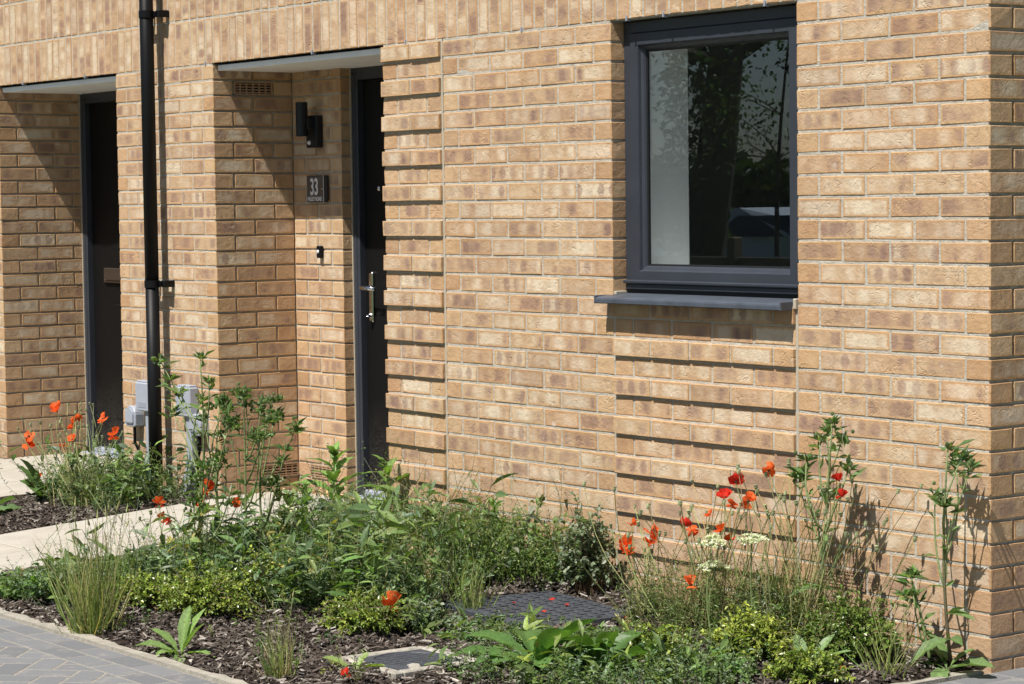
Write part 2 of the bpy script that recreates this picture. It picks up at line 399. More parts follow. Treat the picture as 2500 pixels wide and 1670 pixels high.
# paved forecourt: jointing sand sheet, two edge courses and 45 degree herringbone blocks
g = Geo(); g.box(-9, .6, -3.4, -1.985, -.06, -.0012); g.box(-.005, 6, -3.4, .9, -.061, -.0014)
paving = tag(g.build('paving', 'sand'), kind='structure')
def clip_poly(poly, keep):
    out = []
    for i in range(len(poly)):
        a, b = poly[i], poly[(i + 1) % len(poly)]; da, db = keep(a), keep(b)
        if da >= 0: out.append(a)
        if da * db < 0: t = da / (da - db); out.append((a[0] + t * (b[0] - a[0]), a[1] + t * (b[1] - a[1])))
    return out
def block(poly, z1=0., h=.05, inset=.0035, parent=None, name='paving_block', mat='paver'):
    n = len(poly); p = np.array(poly); c = p.mean(0); zt = z1 + R.uniform(-.0005, .0006)
    d = c - p; q = p + d / (np.linalg.norm(d, axis=1)[:, None]) * inset * 1.3
    V = np.concatenate([np.c_[p, np.full(n, zt - h)], np.c_[p, np.full(n, zt - .003)], np.c_[q, np.full(n, zt)]]) - np.array([c[0], c[1], zt])
    F4 = [(i, (i + 1) % n, n + (i + 1) % n, n + i) for i in range(n)] + [(n + i, n + (i + 1) % n, 2 * n + (i + 1) % n, 2 * n + i) for i in range(n)]
    top = np.array([[2 * n + i for i in range(n)]])
    me = mesh(name, V, [np.array(F4), top], mat, {'rnd': np.tile(G.random(4), (3 * n, 1))})
    return link(name, me, parent, (c[0], c[1], zt))
for row in range(2):
    x = -4.1 + .1 * row
    while x < -.9:
        block([(x, -2.0965 - .1 * row), (x + .194, -2.0965 - .1 * row), (x + .194, -2.0035 - .1 * row), (x, -2.0035 - .1 * row)], parent=paving); x += .2 + R.uniform(-.001, .001)
cs = math.sqrt(.5)
for a in range(-40, 40):
    for b in range(-12, 12):
        for kind in (0, 1):
            # herringbone unit cell, block 0.2 x 0.1
            ox, oy = a * .1 + b * .2 - .0, a * .1 - b * .2
            if kind == 0: rct = [(ox, oy), (ox + .2, oy), (ox + .2, oy + .1), (ox, oy + .1)]
            else: rct = [(ox + .2, oy - .1 + .0), (ox + .3, oy - .1), (ox + .3, oy + .1), (ox + .2, oy + .1)]
            cx = sum(p[0] for p in rct) / 4; cy = sum(p[1] for p in rct) / 4
            rct = [(p[0] + (.0036 if p[0] < cx else -.0036), p[1] + (.0036 if p[1] < cy else -.0036)) for p in rct]
            w = [((p[0] - p[1]) * cs - 2.04, (p[0] + p[1]) * cs - 2.6) for p in rct]
            mx = sum(p[0] for p in w) / 4; my = sum(p[1] for p in w) / 4
            if not (-3.2 < mx < -1.0 and -2.85 < my < -2.1): continue
            w = clip_poly(w, lambda p: -2.203 - p[1])
            if len(w) >= 3:
                ar = abs(sum(w[i][0] * w[(i + 1) % len(w)][1] - w[(i + 1) % len(w)][0] * w[i][1] for i in range(len(w)))) / 2
                if ar > .0008: block(w, parent=paving)
y = -1.6
while y < .7:
    block([(.004, y), (.1, y), (.1, y + .196), (.004, y + .196)], parent=paving)
    block([(.104, y), (.2, y), (.2, y + .196), (.104, y + .196)], parent=paving); y += .2
# concrete haunching along the bed edges, ragged on the bed side
def haunch(name, pts, wid, z):
    gg = Geo(); n = len(pts); V = []
    for i, (x, y, nx, ny) in enumerate(pts):
        w = wid * (.65 + .6 * R.random()); V += [(x, y, z - .05), (x, y, z), (x + nx * w, y + ny * w, z + R.uniform(-.004, .002)), (x + nx * (w + .012), y + ny * (w + .012), z - .05)]
    F = [(4 * i + k, 4 * i + k + 1, 4 * i + k + 5, 4 * i + k + 4) for i in range(n - 1) for k in range(3)]
    gg.add(V, F); return tag(gg.build(name, 'concrete'), kind='structure')
haunch('edge_concrete', [(x, -1.998, 0, 1) for x in np.arange(-4.0, -.0, .06)], .05, .012)
haunch('edge_concrete', [(.001, y, -1, 0) for y in np.arange(-1.9, .0, .06)], .055, .012)

# slab paths to the two doors, falling gently from the thresholds
def path(name, x0, x1, ystart, cols):
    gg = Geo(); ys = np.linspace(ystart, .56, 12)
    V = []; 
    for y in ys: V += [(x0, y, path_z(y) - .014), (x1, y, path_z(y) - .014)]
    gg.add(V, [(2 * i, 2 * i + 1, 2 * i + 3, 2 * i + 2) for i in range(11)])
    for xx, sgn in ((x0, 1), (x1, -1)):
        V = []
        for y in ys: V += [(xx, y, path_z(y) - .014), (xx, y, -.05)]
        gg.add(V, [(2 * i, 2 * i + 1, 2 * i + 3, 2 * i + 2) for i in range(11)])
    p = tag(gg.build(name, 'concrete'), kind='structure')
    y = .54; k = 0
    while y > ystart:
        y2 = max(ystart, y - .45)
        for a, b in zip(cols[:-1], cols[1:]):
            za, zb = path_z(y2), path_z(y)
            V, F, _, _ = chamfer(np.array([(a + b) / 2, (y + y2) / 2, 0]), np.array([(b - a) / 2 - .0045, (y - y2) / 2 - .0045, .02]), .004, .0006)
            V[:, 2] += za + (zb - za) * (V[:, 1] - y2) / (y - y2 + 1e-9) - .02
            ctr = V.mean(0); me = mesh('slab', V - ctr, F, 'slab', {'rnd': np.tile(G.random(4), (24, 1))}); link('slab', me, p, ctr)
        y = y2
    return p
path('path', -4.95, -3.95, -1.97, [-4.95, -4.45, -3.96])
path('side_path', -7.37, -5.97, -1.97, [-7.37, -6.9, -6.45, -5.99])
# forecourt of the recess beyond the path width
g = Geo(); g.box(-3.99, -3.48, -.02, .56, -.05, .11); g.build('recess_floor', 'concrete')['kind'] = 'structure'

# ------------------------------------------------------------------ brick houses
H = .065; J = .01
def zt(k): return ZS - J - k * .075          # top of brick course k
def crs(k): return zt(k) - H, zt(k)
XP = -5.451                                   # party line behind the downpipe
house = thing('terraced_house', (-2.6, 0, 0), 'buff brick house number 33 with large grey window and recessed black door', 'house')
nbr = thing('terraced_house', (-6.6, 0, 0), 'neighbouring buff brick house with recessed dark door left of the black downpipe', 'house')
B1, B2 = Bricks(), Bricks()
HB, ST = .1025, .215
D = .1025
VENT = {('pier', 26, 1), ('mid', 26, 0)}
PROJ = .0125
for k in range(0, 31):
    z0, z1 = crs(k); ev = k % 2 == 0
    # right pier and the corner
    if ev:
        xs = [(-.89, -.7875), (-.7775, -.5625), (-.5525, -.3375), (-.3275, -.1125)]
        for i, (a, b) in enumerate(xs):
            if k == 26 and i == 1: continue
            B1.add(a, b, 0, D if i else ST, z0, z1)
        B1.add(-.1025, 0, 0, ST, z0, z1)
        for j in range(4): B1.add(-D, 0, .225 + j * .225, .44 + j * .225, z0, z1)
    else:
        for i in range(4): B1.add(-.89 + i * .225, -.675 + i * .225, 0, D, z0, z1)
        B1.add(-D, 0, .1125, .3275, z0, z1)
        for j in range(3): B1.add(-D, 0, .3375 + j * .225, .5525 + j * .225, z0, z1)
    # wall between door panel and window
    if ev:
        for i in range(5):
            if k == 26 and i == 0: continue
            B1.add(-3.0275 + i * .225, -2.8125 + i * .225, 0, D, z0, z1)
    else:
        B1.add(-3.0275, -2.925, 0, D, z0, z1)
        for i in range(4): B1.add(-2.915 + i * .225, -2.70 + i * .225, 0, D, z0, z1)
        B1.add(-2.015, -1.9125, 0, D, z0, z1)
    # panel under the window, every other course proud
    if k >= 14:
        if ev:
            y = -PROJ
            for i in range(4): B1.add(-1.9025 + i * .225, -1.6875 + i * .225, y, D, z0, z1)
            B1.add(-1.0025, -.903, y, D, z0, z1)
        else:
            B1.add(-1.9025, -1.80, 0, D, z0, z1)
            for i in range(4): B1.add(-1.79 + i * .225, (-1.575 + i * .225) if i < 3 else -.903, 0, D, z0, z1)
    # panel beside the door, every other course proud
    if ev:
        B1.add(-3.4775, -3.2625, -PROJ, ST if False else D, z0, z1); B1.add(-3.2525, -3.0415, -PROJ, D, z0, z1)
    else:
        B1.add(-3.4775, -3.375, 0, D, z0, z1); B1.add(-3.365, -3.15, 0, D, z0, z1); B1.add(-3.14, -3.0415, 0, D, z0, z1)
    # far jamb of the recess (seen only from the left)
    for a, b in ([(.1125, .3275), (.3375, .44)] if ev else [(.1125, .3275), (.3375, .55)]): B1.add(-3.4775, -3.4775 + D, a, b, z0, z1)
    # pier between the doors
    px = [(-5.9525, -5.7375), (-5.7275, -5.5125), (-5.5025, -5.2875), (-5.2775, -5.0625), (-5.0525, -4.95)] if ev else \
         [(-5.9525, -5.85), (-5.84, -5.625), (-5.615, -5.40), (-5.39, -5.175), (-5.165, -4.95)]
    for i, (a, b) in enumerate(px):
        (B2 if (a + b) / 2 < XP else B1).add(a, b, 0, (ST if ev else D) if i == 4 else D, z0, z1)
    # recess of number 33: side wall, back wall, reveal
    low = k == 26; hi = k == 1
    for a, b in ([(.225, .44)] if ev else [(.1125, .3275), (.3375, .44)]):
        if (hi and a == .1125) or (low and a == .225): continue
        B1.add(-5.0525, -4.95, a, b, z0, z1)
    for i, (a, b) in enumerate([(-4.95, -4.8425), (-4.8325, -4.6175), (-4.6075, -4.51)] if ev else [(-4.95, -4.735), (-4.725, -4.51)]):
        if low and i == 1: continue
        B1.add(a + .003, b, .4425, .4425 + (D if b < -4.52 or not ev else .20) if b < -4.52 else .52, z0, z1)
    # neighbour's recess side wall
    for a, b in ([(0, .215), (.225, .44), (.45, .50)] if ev else [(0, .1025), (.1125, .3275), (.3375, .50)]):
        B2.add(-7.4725 if a else (-7.4725 if ev else -7.585), -7.37, a, b, z0, z1)
    for i in range(3):
        x1 = (-7.4825 if ev else -7.595) - i * .225; B2.add(x1 - .215, x1, 0, D, z0, z1)
# two rows of soldiers, stretcher courses above
nS = int(8.2 / .075)
for row in range(2):
    for i in range(nS):
        x1 = -i * .075; z0 = ZS + row * .225
        if x1 - .065 < -8.1: continue
        (B2 if x1 - .03 < XP else B1).add(x1 - .065, x1, 0, D, z0 + .001, z0 + .215, 'soldier_brick')
for k in range(3):
    for i in range(37):
        x1 = -i * .225 - (.1125 if k % 2 else 0); z0 = ZS + .45 + k * .075
        (B2 if x1 - .1 < XP else B1).add(x1 - .215, x1, 0, D, z0, z0 + .065)
B1.build(house, 300); B2.build(nbr, 300)

def mortar(parent, boxes):
    gg = Geo()
    for b in boxes: gg.box(*b)
    return gg.build('mortar', 'mortar', parent)
r = .0021
mortar(house, [(-.886, -.009, r, 1.2, -.1, ZS + .005), (-3.0235, -1.9165, r, .102, -.1, ZS + .006), (-1.915, -.888, r, .1035, -.1, 1.164),
               (-3.4735, -3.031, r, .56, -.1, ZS + .004), (XP, -4.95 - .009, r, .55, -.1, ZS + .003), (-4.955, -4.51 - .008, .4425 + .0045, .53, -.1, ZS + .002),
               (XP, -r * 1.1, r * .95, .104, ZS + .0015, ZS + .75)])
for k in range(0, 31, 2):
    z0, z1 = crs(k)
    g = Geo(); g.box(-3.4745, -3.0435, -PROJ + .004, .05, z0 + .001, z1 - .001); g.build('perp_mortar', 'mortar', house)
    if k < 14: continue
    g = Geo(); g.box(-1.9005, -.905, -PROJ + .004, .05, z0 + .0012, z1 - .0012); g.build('perp_mortar', 'mortar', house)
mortar(nbr, [(-5.9485, XP, r, .55, -.1, ZS + .003), (-8.2, -7.37 - .009, r, .51, -.1, ZS + .004), (-8.2, XP, r * .95, .104, ZS + .0015, ZS + .75)])
for x0, x1 in ((-3.0405, -3.0285), (-.902, -.891)):
    g = Geo(); zz = np.linspace(-.05, ZS if x0 < -2 else 1.16, 26)
    V = []
    for z in zz: w = R.uniform(-.0012, .0012); V += [(x0 + w, .012, z), (x0 + w, .001, z), (x1 + w, .001, z), (x1 + w, .012, z)]
    g.add(V, [(4 * i + a, 4 * i + a + 1, 4 * i + a + 5, 4 * i + a + 4) for i in range(25) for a in range(3)]); g.build('movement_joint', 'sealant', house)
# plain inner leaf closing the rooms behind the facing bricks
g = Geo()
g.box(-3.5, -1.92, .106, .30, -.1, 3.0); g.box(-.87, -.11, .106, .30, -.1, 3.0); g.box(-1.93, -.86, .106, .30, -.1, 1.18); g.box(-1.93, -.86, .106, .30, 2.19, 3.0)
g.box(-3.4, -.12, 4.2, 4.3, -.1, 3.0); g.box(-3.5, -3.4, .56, 4.3, -.1, 3.0); g.box(-.16, -.105, .31, 4.3, -.1, 3.0); g.box(-3.5, -.11, .3, 4.3, 2.6, 3.0); g.box(-3.5, -.11, .3, 4.3, -.1, .14)
g.build('room', 'room', house)
# soffits over the recesses
for hs, x0, x1 in ((house, -4.95, -3.4775), (nbr, -7.37, -5.9525)):
    g = Geo(); g.bbox(x0 + .002, x1 - .002, .026, .75, ZS - .036, ZS - .009, .002); g.build('soffit', 'white_paint', hs)
    g = Geo(); g.box(x0 - .3, x1 + .3, .014, .9, ZS - .0035, ZS + .1); g.build('lintel', 'dark', hs)
g = Geo(); g.box(-1.9125, -.89, .004, .10, ZS - .002, ZS + .1); g.build('lintel', 'mortar', house)

def vent(parent, u0, u1, z0, z1, plane, at, rows=4, cols_=6):
    gg = Geo()
    def bx(a, b, d0, d1, zz0, zz1):
        if plane == 'y': gg.box(a, b, at + d0, at + d1, zz0, zz1)
        else: gg.box(at - d1, at - d0, a, b, zz0, zz1)
    t = .0065
    bx(u0, u1, -.005, .05, z0, z0 + t); bx(u0, u1, -.005, .05, z1 - t, z1); bx(u0, u0 + t, -.0052, .0505, z0, z1); bx(u1 - t, u1, -.0052, .0505, z0, z1)
    for i in range(1, rows + 1): z = z0 + (z1 - z0) * i / (rows + 1); bx(u0 + t, u1 - t, -.004, .05, z - .0026, z + .0026)
    for i in range(1, cols_): u = u0 + (u1 - u0) * i / cols_; bx(u - .003, u + .003, -.003, .05, z0 + t, z1 - t)
    v = gg.build('air_vent', 'vent', parent); gg = Geo()
    if plane == 'y': gg.box(u0 + .002, u1 - .002, at + .0022, at + .05, z0 + .002, z1 - .002)
    else: gg.box(at - .05, at - .0022, u0 + .002, u1 - .002, z0 + .002, z1 - .002)
    gg.build('vent_slot_shade', 'dark', v)  # near-black sheet just behind the bars, painted shade for the open slots
z0, z1 = crs(26)
vent(house, -.7775, -.5625, z0, z1, 'y', 0); vent(house, -3.0275, -2.8125, z0, z1, 'y', 0); vent(house, -4.8325, -4.6175, z0, z1, 'y', .4425); vent(house, .225, .44, z0, z1, 'x', -4.95)
z0, z1 = crs(1); vent(house, .1125, .3275, z0, z1, 'x', -4.95)
for x in (-7.05, -6.3, -5.02, -4.05, -3.3, -2.475, -1.815, -1.6, -1.05):
    g = Geo(); g.bbox(x - .004, x + .004, -.004, .02, ZS - .009, ZS + .012, .001)
    g.build('weep_vent', 'box_dark', house if x > XP else nbr)

# window: mitred frame and sash, pane, drip bar, gasket, sill, white inner reveal
def ring(gg, x0, x1, z0, z1, prof):
    n = len(prof); V = []
    for sx, sz in ((0, 0), (1, 0), (1, 1), (0, 1)):
        for ins, y in prof: V.append(((x0 + ins) if sx == 0 else (x1 - ins), y, (z0 + ins) if sz == 0 else (z1 - ins)))
    F = [(c * n + i, ((c + 1) % 4) * n + i, ((c + 1) % 4) * n + i + 1, c * n + i + 1) for c in range(4) for i in range(n - 1)]
    gg.add(V, F)
WX0, WX1, WZ0, WZ1 = -1.909, -.893, 1.176, 2.214
win = Geo(); ring(win, WX0, WX1, WZ0, WZ1, [(0, .13), (0, .064), (.004, .060), (.043, .060), (.045, .064), (.045, .075)])
window = win.build('window', 'frame_grey', house)
g = Geo(); ring(g, WX0 + .046, WX1 - .046, WZ0 + .046, WZ1 - .046, [(0, .08), (0, .055), (.003, .052), (.044, .052), (.047, .056), (.050, .066), (.060, .072), (.066, .082), (.066, .095)]); g.build('sash', 'frame_grey', window)
g = Geo(); ring(g, WX0 + .1105, WX1 - .1105, WZ0 + .1105, WZ1 - .1105, [(0, .079), (.007, .082), (.007, .09)]); g.build('gasket', 'gasket', window)
g = Geo(); g.box(WX0 + .113, WX1 - .113, .085, .0885, WZ0 + .113, WZ1 - .113); g.build('pane', 'glass', window)
g = Geo()
g.bbox(WX0 + .012, WX1 - .004, .034, .0605, 1.219, 1.233, .004); g.bbox(WX0 + .014, WX1 - .006, .046, .0595, 1.197, 1.2185, .003); g.build('drip_bar', 'frame_grey', window)
g = Geo(); g.box(WX0 + .001, WX1 - .001, .058, .066, 1.176, 1.196); g.build('packer', 'gasket', window)
g = Geo()   # sill: sloping top, rolled lip, end caps
prof = [(.075, 1.180), (.06, 1.182), (-.058, 1.170), (-.066, 1.166), (-.068, 1.160), (-.068, 1.148), (-.0655, 1.145), (-.062, 1.147), (-.0615, 1.158), (.004, 1.163), (.075, 1.165)]
n = len(prof); V = [(x, y, z) for x in (-1.938, -.912) for y, z in prof]
g.add(V, [np.array([(i, (i + 1) % n, n + (i + 1) % n, n + i) for i in range(n)]), np.array([(0, 1, 9), (0, 9, 10), (1, 2, 9), (2, 8, 9), (2, 3, 8), (3, 4, 8), (4, 5, 8), (5, 6, 7), (5, 7, 8)] + [(n + 9, n + 1, n + 0), (n + 10, n + 9, n + 0), (n + 9, n + 2, n + 1), (n + 9, n + 8, n + 2), (n + 8, n + 3, n + 2), (n + 8, n + 4, n + 3), (n + 8, n + 5, n + 4), (n + 7, n + 6, n + 5), (n + 8, n + 7, n + 5)])])
sill = g.build('sill', 'sill_grey', window)
for x in (-1.943, -.910):
    g = Geo(); g.bbox(x - .002, x + .006, -.07, -.001, 1.144, 1.176, .002); g.build('end_cap', 'sill_grey', sill)
g = Geo(); g.bbox(-.905, -.8905, -.012, .058, 1.148, 1.186, .003); g.build('sill_upstand', 'sealant', sill)
g = Geo(); g.bbox(-1.911, -1.897, .002, .058, 1.176, 1.19, .002); g.build('sill_upstand', 'sealant', sill)
g = Geo()
g.box(-1.93, -1.865, .132, .345, 1.18, 2.20); g.box(-.93, -.87, .132, .345, 1.18, 2.20); g.box(-1.93, -.87, .132, .345, 2.15, 2.201); g.box(-1.93, -.87, .132, .40, 1.179, 1.235)
g.build('inner_reveal', 'plaster', window)

# doors
def door(parent, x0, x1, side, letter):
    zb, ztp, yf = .135, ZS - .038, .50
    leaf = Geo(); leaf.bbox(x0 + .058, x1 - .058, yf + .032, yf + .08, zb + .03, ztp - .058, .002)
    for a, b in ((.2, .9), (1.0, 1.3), (1.4, 2.0)): leaf.bbox(x0 + .30, x1 - .30, yf + .027, yf + .04, a + zb, b + zb - .05, .004)
    d = leaf.build('door', 'door', parent)
    f = Geo()
    for a, b in ((x0, x0 + .055), (x1 - .055, x1)):
        f.bbox(a, b, yf, yf + .09, zb - .02, ztp, .003)
    f.bbox(x0 + .0555, x1 - .0555, yf + .001, yf + .09, ztp - .055, ztp - .001, .003)
    f.bbox(x0 + .012, x0 + .035, yf - .004, yf + .01, zb - .01, ztp - .03, .002)
    f.build('door_frame', 'frame_grey', d)
    f = Geo(); f.bbox(x0 + .02, x1 - .02, yf - .05, yf + .06, zb - .035, zb - .002, .004); f.bbox(x0 + .0565, x1 - .0565, yf + .005, yf + .09, zb - .002, zb + .025, .004); f.build('threshold', 'box_grey', d)
    f = Geo(); f.box(x0 - .001, x0 + .006, yf - .006, yf + .004, zb, ztp); f.build('sealant_line', 'sealant', d)
    hx = x0 + .115
    if side:
        f = Geo(); f.bbox(hx - .016, hx + .016, yf + .018, yf + .034, 1.04 - .07, 1.04 + .17, .006); hp = f.build('handle_plate', 'chrome', d, smooth=False)
        f = Geo(); f.tube([(hx, yf + .03, 1.135), (hx, yf - .02, 1.135), (hx - .0, yf - .032, 1.135), (hx + .02, yf - .036, 1.135), (hx + .12, yf - .036, 1.133)], [.010, .010, .0105, .0105, .009], 10); f.build('lever', 'chrome', hp, smooth=True)
        V, F = lathe([(.0, -.014), (.009, -.014), (.011, -.010), (.011, .02)], 12, (hx, yf + .018, 1.0), 'y'); f = Geo(); f.add(V * 1, F); f.build('lock_cylinder', 'chrome', hp)
        V, F = lathe([(.0, .010), (.008, .010), (.012, .006), (.013, 0), (.013, -.004)], 14, (x0 + .19, yf + .030, 1.607), 'y'); f = Geo(); f.add(V, F); f.build('spyhole', 'chrome', d, smooth=True)
    if letter:
        cx = (x0 + x1) / 2 - .30
        f = Geo(); f.bbox(cx, cx + .30, yf + .016, yf + .034, 1.105, 1.19, .004); lp = f.build('letter_plate', 'bronze', d)
        f = Geo(); f.bbox(cx + .02, cx + .28, yf + .011, yf + .0155, 1.120, 1.165, .003); f.build('letter_flap', 'bronze', lp)
door(house, -4.508, -3.475, True, False)
door(nbr, -7.366, -6.33, False, True)
g = Geo(); g.box(-6.33, -5.95, .50, .6, -.1, ZS); g.build('recess_wall', 'mortar', nbr)
g = Geo(); g.box(-3.4745, -3.40, .49, .6, -.1, ZS - .002); g.build('recess_wall', 'mortar', house)

# ------------------------------------------------------------------ things fixed to the walls
pipe = thing('downpipe', (-5.454, -.083, .0), 'round black plastic downpipe with brackets on the brick pier between the two doors', 'downpipe')
g = Geo(); g.tube([(-5.454, -.083, .05), (-5.454, -.083, 1.165)], .034, 20); g.build('lower_pipe', 'black', pipe, smooth=True)
g = Geo(); g.tube([(-5.454, -.083, 1.165), (-5.454, -.083, 3.1)], .0345, 20); g.build('upper_pipe', 'black', pipe, smooth=True)
for z in (2.485, 1.15):
    g = Geo(); g.tube([(-5.454, -.083, z - .018), (-5.454, -.083, z + .018)], .0385, 20)
    g.bbox(-5.438, -5.385, -.062, -.03, z - .014, z + .014, .003); g.bbox(-5.40, -5.37, -.062, .0, z - .016, z + .018, .003); g.bbox(-5.53, -5.515, -.07, 0, z - .014, z + .014, .003); g.bbox(-5.53, -5.47, -.075, -.06, z - .014, z + .014, .003)
    g.build('bracket', 'black', pipe)

def service_box(x0, side, label):
    t = thing('service_box', (x0 + .07, -.02, .1), label, 'utility box', 'grey service boxes on the pier')
    g = Geo(); g.bbox(x0, x0 + .145, -.052, -.001, .50, .645, .005); cover = g.build('cover', 'box_grey', t)
    g = Geo()
    for i in range(6): xx = x0 + .014 + i * .021; g.bbox(xx, xx + .014, -.048, -.004, .643, .655, .003)
    g.build('ridge', 'box_grey', cover)
    g = Geo(); g.bbox(x0 + .03, x0 + .115, -.0535, -.051, .518, .548, .0008); g.build('moulded_panel', 'box_dark', cover)
    g = Geo(); g.bbox(x0 + .07, x0 + .125, -.034, -.001, .27, .50, .003); g.build('trunking', 'box_grey', t)
    g = Geo(); xa, xb = x0 + .066, x0 + .129
    V = [(xa, -.038, .275), (xb, -.038, .275), (xb, -.001, .275), (xa, -.001, .275), (xa, -.038, .24), (xb, -.038, .24), (xb, -.001, .24), (xa, -.001, .24), (x0 + .0, -.05, .10), (xb, -.05, .10), (xb, -.001, .10), (x0, -.001, .10), (x0 + .0, -.05, .03), (xb, -.05, .03), (xb, -.001, .03), (x0, -.001, .03)]
    F = [(3, 2, 1, 0)] + [(4 * l + i, 4 * l + (i + 1) % 4, 4 * l + 4 + (i + 1) % 4, 4 * l + 4 + i) for l in range(3) for i in range(4)]
    g.add(V, F); g.build('flared_base', 'box_grey', t)
    xr = x0 + .165 if side else x0 - .085
    # rounded entry box
    pts = []; w, h2 = .055, .06
    for a in np.linspace(0, math.pi, 9): pts.append((xr + w * math.cos(a) + .02, .475 + .045 * math.sin(a)))
    pts += [(xr - w + .02, .42), (xr - w + .03, .412), (xr + w + .01, .412), (xr + w + .02, .42)]
    p = np.array(pts); n = len(p); c = p.mean(0); q = c + (p - c) * .93
    V = np.concatenate([np.c_[p[:, 0], np.full(n, -.001), p[:, 1]], np.c_[p[:, 0], np.full(n, -.045), p[:, 1]], np.c_[q[:, 0], np.full(n, -.05), q[:, 1]]])
    g = Geo(); i = np.arange(n); j = (i + 1) % n
    g.add(V, [np.stack([i, j, n + j, n + i], -1), np.stack([n + i, n + j, 2 * n + j, 2 * n + i], -1)]); g.F.setdefault(n, []).append(np.array([[2 * n + a for a in range(n)]]))
    eb = g.build('entry_box', 'box_grey', t)
    q = c + (p - c) * .72; q2 = c + (p - c) * .66
    V = np.concatenate([np.c_[q[:, 0], np.full(n, -.0501), q[:, 1]], np.c_[q[:, 0] * 1, np.full(n, -.056), q[:, 1]], np.c_[q2[:, 0], np.full(n, -.059), q2[:, 1] + .004]])
    g = Geo(); g.add(V, [np.stack([i, j, n + j, n + i], -1), np.stack([n + i, n + j, 2 * n + j, 2 * n + i], -1)]); g.F.setdefault(n, []).append(np.array([[2 * n + a for a in range(n)]])); g.build('entry_lid', 'box_grey', eb)
    g = Geo(); g.bbox(xr - .01, xr + .05, -.0525, -.0495, .43, .437, .0008); g.build('lid_slot', 'box_dark', eb)
    g = Geo(); g.tube([(xr + .03, -.03, .415), (xr + .03, -.03, .37), (xr + .02, -.025, .33), (xr + (-.01 if side else .05), -.02, .29), (xr + (-.02 if side else .06), -.018, .1)], .008, 7); g.build('cable', 'black', eb, smooth=True)
service_box(-5.297, True, 'grey plastic service box with rounded entry box, on the pier right of the downpipe')
service_box(-5.718, False, 'grey plastic service box partly hidden behind the black downpipe')

lamp = thing('wall_lamp', (-4.718, .44, 1.85), 'black cylinder wall lamp with sensor beside door 33', 'wall lamp')
g = Geo(); g.bbox(-4.766, -4.67, .405, .4415, 1.81, 1.965, .003); pl = g.build('back_plate', 'lamp_black', lamp)
g = Geo(); g.bbox(-4.742, -4.694, .37, .406, 1.90, 1.95, .003); g.build('arm', 'lamp_black', lamp)
V, F = lathe([(.0, 1.88), (.022, 1.88), (.024, 1.865), (.0285, 1.865), (.029, 1.87), (.029, 2.025), (.0285, 2.029), (.024, 2.029), (.022, 2.015), (0, 2.015)], 24, (-4.73, .36, 0)); g = Geo(); g.add(V, F); g.build('cylinder_body', 'lamp_black', lamp, smooth=False)
V, F = lathe([(0, .012), (.006, .010), (.010, .005), (.011, -.002)], 14, (-4.735, .4045, 1.835), 'y'); g = Geo(); g.add(V, F); g.build('sensor', 'lens', pl, smooth=True)

sg = thing('house_sign', (-4.71, .44, 1.61), 'dark grey house sign reading 33 Milley Road beside the door', 'sign')
g = Geo(); g.bbox(-4.805, -4.655, .428, .4345, 1.545, 1.675, .0015); g.build('plate', 'sign', sg)
g = Geo(); g.bbox(-4.651, -4.618, .4275, .4340, 1.545, 1.675, .0015); g.build('end_strip', 'lamp_black', sg)
g = Geo(); g.box(-4.6548, -4.6512, .4285, .4335, 1.545, 1.675); g.build('bright_edge', 'lens', sg)
for x in (-4.795, -4.66):
    V, F = lathe([(0, .006), (.005, .006), (.006, .003), (.006, -.008)], 10, (x, .4275, 1.61), 'y'); g = Geo(); g.add(V, F); g.build('fixing_pin', 'chrome', sg)
def text(s, x, z, size, sx, name, bold=0., lead=1.):
    cu = bpy.data.curves.new(name, 'FONT'); cu.body = s; cu.size = size; cu.extrude = .0004; cu.offset = bold; cu.space_character = lead; cu.align_x = 'CENTER'
    tmp = bpy.data.objects.new(name, cu); col.objects.link(tmp)
    me = bpy.data.meshes.new_from_object(tmp.evaluated_get(bpy.context.evaluated_depsgraph_get())); bpy.data.objects.remove(tmp); bpy.data.curves.remove(cu)
    me.materials.clear(); me.materials.append(M['letter']); o = bpy.data.objects.new(name, me); col.objects.link(o); o.parent = sg
    o.rotation_euler = (math.pi / 2, 0, 0); o.scale = (sx, 1, 1); o.location = (x + 4.71, .4272 - .44, z - 1.61)
text('33', -4.736, 1.583, .112, .68, 'house_number', .0022)
text('MILLEY ROAD', -4.731, 1.553, .027, .78, 'street_name', .0006)
bell = thing('doorbell', (-4.695, .44, 1.27), 'small black doorbell with white button below the house sign', 'doorbell')
g = Geo(); g.bbox(-4.713, -4.681, .418, .4415, 1.275, 1.335, .004); g.build('case', 'black', bell)
V, F = lathe([(0, .004), (.006, .0035), (.009, .001), (.009, -.003)], 14, (-4.697, .4175, 1.306), 'y'); g = Geo(); g.add(V, F); g.build('button', 'lens', bell, smooth=True)

# ------------------------------------------------------------------ covers in the bed
cx, cy = -1.71, -.53
mh = thing('inspection_cover', (cx, cy, .03), 'dark rectangular chequered inspection cover lying among the plants', 'access cover')
A = math.radians(-6)
def rot(x, y): return cx + x * math.cos(A) - y * math.sin(A), cy + x * math.sin(A) + y * math.cos(A)
def rbox(gg, x0, x1, y0, y1, z0, z1, ang=0., b=.003):
    V, F, _, _ = chamfer(np.array([0, 0, (z0 + z1) / 2]), np.array([x1 - x0, y1 - y0, z1 - z0]) / 2, b)
    X = V[:, 0] * math.cos(ang) - V[:, 1] * math.sin(ang) + (x0 + x1) / 2; Y = V[:, 0] * math.sin(ang) + V[:, 1] * math.cos(ang) + (y0 + y1) / 2
    gx, gy = rot(X, Y); gg.add(np.stack([gx, gy, V[:, 2]], -1), [F[0], F[1]])
g = Geo(); rbox(g, -.315, .315, -.24, .24, -.02, .052); g.build('cover_frame', 'cover', mh)
